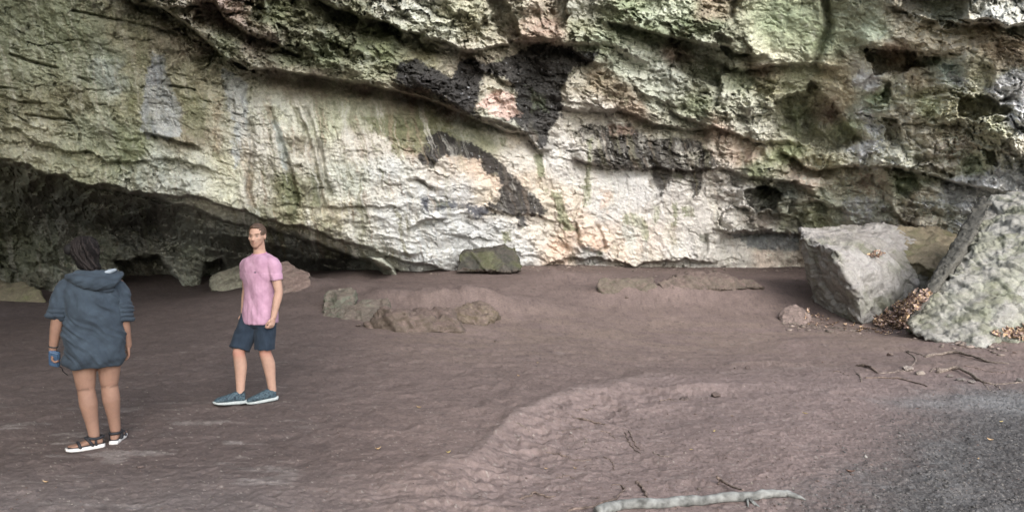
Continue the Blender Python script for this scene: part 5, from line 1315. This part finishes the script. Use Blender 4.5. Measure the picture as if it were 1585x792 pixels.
# ------------------------------------------------------------------ the woman (seen from behind: faces +Y, her left is -X)
wg = ground_at(150, 692)
WS = (329 / FPX * wg.y) / 1.655
woman = empty('person', tuple(wg), math.atan2(-wg.x, wg.y)); woman.scale = (WS,) * 3
tag(woman, 'woman seen from behind in an oversized blue-grey hoodie, with dark braided hair and platform sandals', 'person')
X_ = lambda px: (px - 150) / 199.0
Z_ = lambda py: (697 - py) / 199.0
prims = []
prims.append(rings(rspline([(X_(150), 0, .70, .15, .12), (X_(150), 0, .82, .175, .135), (X_(149), 0, .95, .155, .12), (X_(148), 0, 1.08, .145, .11), (X_(147), 0, 1.22, .16, .11), (X_(146), 0, 1.30, .155, .095), (X_(144), .005, 1.35, .09, .07), (X_(143), .01, 1.39, .052, .055), (X_(142), .015, 1.46, .050, .055)], 36)))
wl = [((X_(134), 0, .78), (X_(137), .005, Z_(604)), (X_(147), -.02, .095)), ((X_(170), 0, .78), (X_(169), .03, Z_(601)), (X_(176.5), .07, .10))]
for h, k, a in wl:
    h_, k_, a_ = map(np.array, (h, k, a))
    prims.append(limb([h, tuple(lerp(h_, k_, .5)), k], [.092, .084, .062], 18))
    prims.append(limb([k, tuple(lerp(k_, a_, .3) + np.array((0, -.018, 0))), tuple(lerp(k_, a_, .68) + np.array((0, -.004, 0))), a], [.061, .066, .047, .038], 18))
warm = {-1: ((X_(111), 0, 1.27), (X_(102), -.03, Z_(490)), (X_(94), .04, Z_(541))), 1: ((X_(183), 0, 1.27), (X_(190), -.02, Z_(497)), (X_(197), .04, Z_(542)))}
for sd, (s0, e0, w0) in warm.items():
    prims.append(limb([s0, tuple(lerp(np.array(s0), np.array(e0), .5)), e0], [.060, .052, .044], 14))
    prims.append(limb([e0, tuple(lerp(np.array(e0), np.array(w0), .35)), w0], [.044, .042, .027], 14))
prims += hand(warm[1][2], (.03, .10, -1), (0, 1, .1), (-1, 0, 0), .92, .45)
prims += hand(warm[-1][2], (-.05, .12, -1), (0, 1, .0), (1, 0, 0), .92, .9)
WHC = (X_(142), .02, 1.525)
hp, WR = head_prims(WHC, math.radians(180 - 48), math.radians(-8), .98)
prims += hp
# bare feet in the sandals
def wfoot(ank, yaw):
    pr = foot_rings([(.055, .052, .022, .018), (.04, .056, .031, .028), (0, .064, .033, .034), (-.05, .056, .035, .024), (-.10, .046, .042, .016), (-.145, .042, .040, .011), (-.165, .040, .028, .008)])
    tr = []
    R_ = Matrix.Rotation(yaw, 3, 'Z'); T = lambda p: ([tuple(Vector((ank[0], ank[1], 0)) + R_ @ Vector(q)) for q in p[0]], p[1])
    out = [T(pr)]
    for j in range(5): out.append(T(limb([(-.030 + j * .015, -.145 + abs(j - 1) * .006, .040), (-.031 + j * .0155, -.180 + abs(j - 1) * .009, .040)], [.009 if j else .012, .007 if j else .010], 8, 6)))
    return out
FY = (math.radians(-80), math.radians(163))
prims += wfoot(wl[0][2], FY[0]) + wfoot(wl[1][2], FY[1])
wb = skin_union('body', prims, .0052, M_SKIN, woman, 4, .5)
def wcol(v, n):
    c = face_cols(v, WHC, WR, .98, (118, 92, 79), (106, 70, 62), (34, 26, 22))
    kn = np.exp(-(((v[:, 2] - Z_(602)) / .012) ** 2)) * (n[:, 1] < -.2) * (np.abs(fbm(v[:, 0] * 9, v[:, 2] * 9, 2, 5)) < .5)
    c = c * (1 - .35 * kn[:, None])
    return c * (1 + .12 * n3(v, 8, 4, 731)[:, None])
set_cols(wb, wcol)
# hoodie
M_HOOD = mat_cloth('hoodie_fleece', (41, 48, 56), (51, 60, 69), bump=.4)
cxs = X_(149)
pr = [rings(rspline([(cxs, 0, .648, .178, .145), (cxs, 0, .665, .190, .155), (cxs, 0, .72, .203, .165), (cxs, 0, .80, .203, .162), (cxs, -.005, .95, .196, .155), (X_(148), -.008, 1.10, .192, .150), (X_(147), -.008, 1.22, .202, .145), (X_(147), 0, 1.30, .180, .122), (X_(146), .0, 1.345, .13, .10), (X_(145), .01, 1.375, .08, .075)], 44), 40, 2.3)]
for sd, (s0, e0, w0) in warm.items():
    s_, e_ = np.array(s0), np.array(e0); end = lerp(s_, e_, .97)
    pr.append(limb([tuple(s_ + np.array((-sd * .03, 0, .0))), tuple(lerp(s_, e_, .3)), tuple(lerp(s_, e_, .8)), tuple(end)], [.080, .078, .068, .062], 20, None, True))
    for j, tt in enumerate((.72, .84, .95)): pr.append(ball(tuple(lerp(s_, e_, tt)), (.071 - j * .003, .071 - j * .003, .020), 18, Matrix.Rotation(.25 * (-1) ** j, 3, 'Y')))
hood = skin_union('hoodie', pr, .0065, M_HOOD, woman, 5)
def hw(v, n):
    x, y, z = v.T
    # long diagonal drape folds from the left shoulder to the right hip, gathers above the hem
    d = .030 * ridged((x * 6.4 + z * 5.0) + .5 * fbm(x * 3, z * 3, 2, 741), (x - z) * 1.0, 3, 743, .5) * sstep(.62, .72, z) * (1 - sstep(1.15, 1.32, z))
    d = d + .012 * fbm(x * 5, z * 5, 4, 747) + .008 * np.sin(x * 70 + 6 * fbm(x * 3, z * 3, 2, 3)) * np.exp(-((z - .67) / .035) ** 2)
    d = d + .006 * np.sin(z * 190 + x * 22) * (np.abs(x - cxs) > .19) * np.exp(-((z - 1.06) / .06) ** 2)
    return d
wrinkle(hood, hw)
# the hood lying on her back
hd = [limb([(X_(118), -.02, 1.345), (X_(132), -.115, 1.325), (X_(156), -.150, 1.300), (X_(176), -.125, 1.315), (X_(186), -.03, 1.365)], [.030, .045, .055, .048, .030], 18),
      limb([(X_(128), -.04, 1.37), (X_(145), -.10, 1.36), (X_(165), -.115, 1.355), (X_(181), -.06, 1.385)], [.026, .036, .042, .030], 16),
      ball((X_(160), -.118, 1.262), (.088, .045, .035), 20, Matrix.Rotation(.12, 3, 'Y'))]
h2 = skin_union('hood', hd, .006, M_HOOD, woman, 5); wrinkle(h2, lambda v, n: .010 * fbm(v[:, 0] * 8, v[:, 2] * 12, 3, 751) + .007 * ridged(v[:, 2] * 16 - v[:, 0] * 5, v[:, 0] * 3, 2, 753))
v, f = limb([(X_(162), -.135, 1.372), (X_(172), -.128, 1.388), (X_(180), -.095, 1.398)], [.010, .018, .012], 12); link_mesh('hood_lining', v, f, mat_cloth('grey_lining', (120, 128, 136)), woman)
# dark shorts just showing at the hem on the right
sp_ = skin_union('shorts', [rings([(X_(170), .0, .66, .095, .10), (X_(171), .0, .74, .10, .105), (X_(170), 0, .80, .10, .10)], 20)], .007, mat_cloth('black_shorts_cloth', (34, 38, 48)), woman, 3)
# braids: a cap and many ropes swept down and to the right, a small bun at the left
M_BRAID = mat_plain('braided_hair', (8, 7, 7), .8, .1, 220, .3, .9, .003, rgb2=(24, 21, 21))
HC = np.array(WHC) + np.array((0, -.008, .02))
M_SCALP = mat_plain('dark_hair', (16, 14, 14), .7, .2, 220, .2, .6, .003)
M_BRAID2 = mat_plain('braided_hair_highlight', (24, 21, 21), .75, .12, 220, .2, .9, .003, rgb2=(42, 37, 36))  # lighter braids alternate with dark ones, painting in highlights and gaps
cap = skin_union('hair', [ball(tuple(HC), (.108, .108, .108), 26), ball((X_(119), -.03, WHC[2] + .035), (.040, .038, .044), 16), ball((X_(142), -.045, 1.47), (.080, .048, .08), 20), ball((X_(150), -.065, 1.425), (.066, .034, .04), 16)], .006, M_SCALP, woman, 3)
# keep the face side open
v_, n_ = get_vn(cap.data); fd = np.array(WR) @ np.array((0, -1, 0)); rel = v_ - np.array(WHC); dd = rel @ fd
lim_ = -.005 + .05 * np.clip(rel[:, 2] / .1, 0, 1); over = np.clip(dd - lim_, 0, None) * (rel[:, 2] < .09); v_ = v_ - over[:, None] * fd[None] * .95
cap.data.vertices.foreach_set('co', v_.astype(np.float32).ravel()); cap.data.update()
rs = np.random.RandomState(11)
for j in range(40):
    a0 = rs.uniform(-1.0, 1.0); b0 = rs.uniform(0, 1)
    st_ = HC + np.array((-.05 + .10 * (j % 9) / 8.0 + rs.uniform(-.01, .01), -.02 - .06 * rs.uniform(0, 1), .094 * math.sqrt(max(0, 1 - ((j % 9) / 8.0 - .5) ** 2 * 2.2)) - .012))
    ph = -.35 - math.pi * (.12 + .78 * (j / 39.0)); out_ = .117 + rs.uniform(0, .008)
    def on(phi, z, k=1.0):
        phi = min(phi, -.85)
        r = out_ * math.sqrt(max(.05, 1 - min(.95, ((z - .0) / .125) ** 2))) if z > 0 else out_ * (1 - .15 * min(1, -z / .1))
        return HC + np.array((math.cos(phi) * r * k, math.sin(phi) * r * k, z))
    sw_ = .75 * rs.uniform(.4, 1.2)
    L_ = rs.uniform(.10, .16)
    P_ = [on(ph - .3, .108, .7), on(ph, .090, .9), on(ph + sw_ * .4, .045), on(ph + sw_ * .8, -.01), on(ph + sw_ * 1.2, -.06), on(ph + sw_ * 1.5, -L_, .85) + np.array((.012, -.006, 0))]
    P_[-1] = lerp(P_[-1], np.array((X_(154 + rs.uniform(-16, 9)), -.125 + rs.uniform(-.02, .01), Z_(418) + rs.uniform(-.02, .015))), .55)
    pp_ = spline([tuple(q) for q in P_], 22)
    pp_ += .0022 * np.stack([np.sin(np.linspace(0, 26, 22) + j), np.cos(np.linspace(0, 26, 22) + j), 0 * np.linspace(0, 1, 22)], 1)
    rr = .0125 * (1 + .22 * np.sin(np.linspace(0, 60, 22))) * np.linspace(1, .7, 22)
    v, f = tube_vf(pp_, rr, 7, .05, j); link_mesh('braid', v, f, M_BRAID2 if j % 2 == 0 else M_BRAID, cap)
# glasses: lens rims and an arm along the temple
M_GL = mat_plain('spectacle_frame', (70, 62, 58), .3, .5, 40, .05, 0, metallic=.5)
def hs_(p): return np.array(WHC) + np.array(WR) @ (np.array(p) * .98)
gl = []
for sd in (-1, 1):
    ring_ = [tuple(hs_((sd * .034 + .024 * math.cos(a), -.098, .004 + .019 * math.sin(a)))) for a in np.linspace(0, 2 * math.pi, 17)]
    gl.append(tube_vf(np.array(ring_), [.0022] * 17, 6, 0)); gl.append(tube_vf(np.array([tuple(hs_((sd * .058, -.096, .008))), tuple(hs_((sd * .082, -.04, .008))), tuple(hs_((sd * .084, .02, .004)))]), [.0022] * 3, 6, 0))
gl.append(tube_vf(np.array([tuple(hs_((-.010, -.100, .008))), tuple(hs_((.010, -.100, .008)))]), [.002] * 2, 6, 0))
V_ = []; F_ = []
for v, f in gl: off = len(V_); V_ += [tuple(q) for q in v]; F_ += [tuple(i + off for i in q) for q in f]
glasses = link_mesh('glasses', V_, F_, M_GL, woman)
# wristband
w0 = np.array(warm[-1][2]); e0 = np.array(warm[-1][1]); c_ = lerp(e0, w0, .86); dn = (w0 - e0) / np.linalg.norm(w0 - e0); a_ = np.cross(dn, (0, 0, 1.0)); a_ = a_ / np.linalg.norm(a_); b_ = np.cross(a_, dn)
ring_ = np.array([c_ + (a_ * math.cos(t_) + b_ * math.sin(t_)) * .031 for t_ in np.linspace(0, 2 * math.pi, 21)])
v, f = tube_vf(ring_, [.0055] * 21, 7, 0); link_mesh('wristband', v, f, M_DRUB, woman)
# platform sandals
M_PLAT = mat_plain('white_platform', (180, 178, 176), .6, .3, 60, .04, .1, .001)
M_STRAP = mat_plain('black_strap', (30, 30, 34), .7, .3, 60, .1, .2, .001)
for (h, k, a), yaw in zip(wl, FY):
    R_ = Matrix.Rotation(yaw, 3, 'Z')
    def T(p, a=a, R_=R_): return [tuple(Vector((a[0], a[1], 0)) + R_ @ Vector(q)) for q in p[0]], p[1]
    sole = foot_rings([(.072, .018, .018, .014), (.062, .017, .034, .018), (.0, .017, .040, .018), (-.06, .017, .042, .018), (-.12, .018, .049, .017), (-.17, .021, .044, .014), (-.200, .026, .026, .010)], 22, 4)
    bm_o = skin_union('sandal', [T(sole)], .005, M_PLAT, woman, 1)
    link_mesh('footbed', *T(foot_rings([(.064, .037, .030, .003), (0, .037, .038, .003), (-.12, .037, .047, .003), (-.185, .038, .034, .003)], 18, 4)), M_STRAP, bm_o)
    for pts_s, r_ in (([(-.046, -.105, .034), (-.030, -.112, .060), (0, -.115, .067), (.030, -.112, .060), (.046, -.105, .034)], .011), ([(-.042, -.02, .036), (-.036, -.045, .075), (0, -.062, .094), (.036, -.045, .075), (.042, -.02, .036)], .011),
                     ([(-.040, .0, .085), (-.030, .045, .088), (0, .062, .090), (.030, .045, .088), (.040, .0, .085), (.030, -.040, .092), (0, -.052, .094), (-.030, -.040, .092), (-.040, .0, .085)], .011), ([(-.040, .0, .085), (-.041, .005, .036)], .009), ([(.040, .0, .085), (.041, .005, .036)], .009)):
        v, f = limb(pts_s, [r_] * len(pts_s), 8); link_mesh('strap', *T((v, f)), M_STRAP, bm_o)
# what she holds: a blue-cased phone with a wrist cord
wst = Vector(warm[-1][2])
wyaw = math.atan2(-wg.x, wg.y)
ph = empty('phone', tuple(wg + (Matrix.Rotation(wyaw, 3, 'Z') @ Vector((wst.x + .0, wst.y + .0, wst.z - .045))) * WS)); ph.scale = (WS,) * 3; ph.rotation_euler = (math.radians(18), math.radians(-30), math.radians(60) + wyaw)
tag(ph, 'blue-cased phone with a dark cord, held by the woman in the hoodie', 'phone')
bm = bmesh.new(); bmesh.ops.create_cube(bm, size=1); bmesh.ops.scale(bm, vec=(.034, .078, .15), verts=bm.verts)
bmesh.ops.bevel(bm, geom=bm.edges[:], offset=.009, segments=3, affect='EDGES'); me = bpy.data.meshes.new('case'); bm.to_mesh(me); bm.free(); me.materials.append(mat_plain('blue_case', (44, 64, 90), .5, .4, 40, .1, 0, rgb2=(66, 90, 116)))
o = bpy.data.objects.new('case', me); COL.objects.link(o); o.parent = ph; o.location = (.0, -.012, -.02)
bm = bmesh.new(); bmesh.ops.create_cube(bm, size=1); bmesh.ops.scale(bm, vec=(.003, .066, .136), verts=bm.verts); me = bpy.data.meshes.new('screen'); bm.to_mesh(me); bm.free(); me.materials.append(mat_plain('dark_glass', (18, 20, 24), .1, .6, 10, 0.02, 0))
o = bpy.data.objects.new('screen', me); COL.objects.link(o); o.parent = ph; o.location = (.0175, -.012, -.02)
cd = spline([(.0, -.03, -.09), (.03, -.05, -.13), (.06, -.045, -.20), (.10, -.06, -.27)], 16); v, f = tube_vf(cd, [.0032] * 16, 6, 0); link_mesh('cord', v, f, M_STRAP, ph)
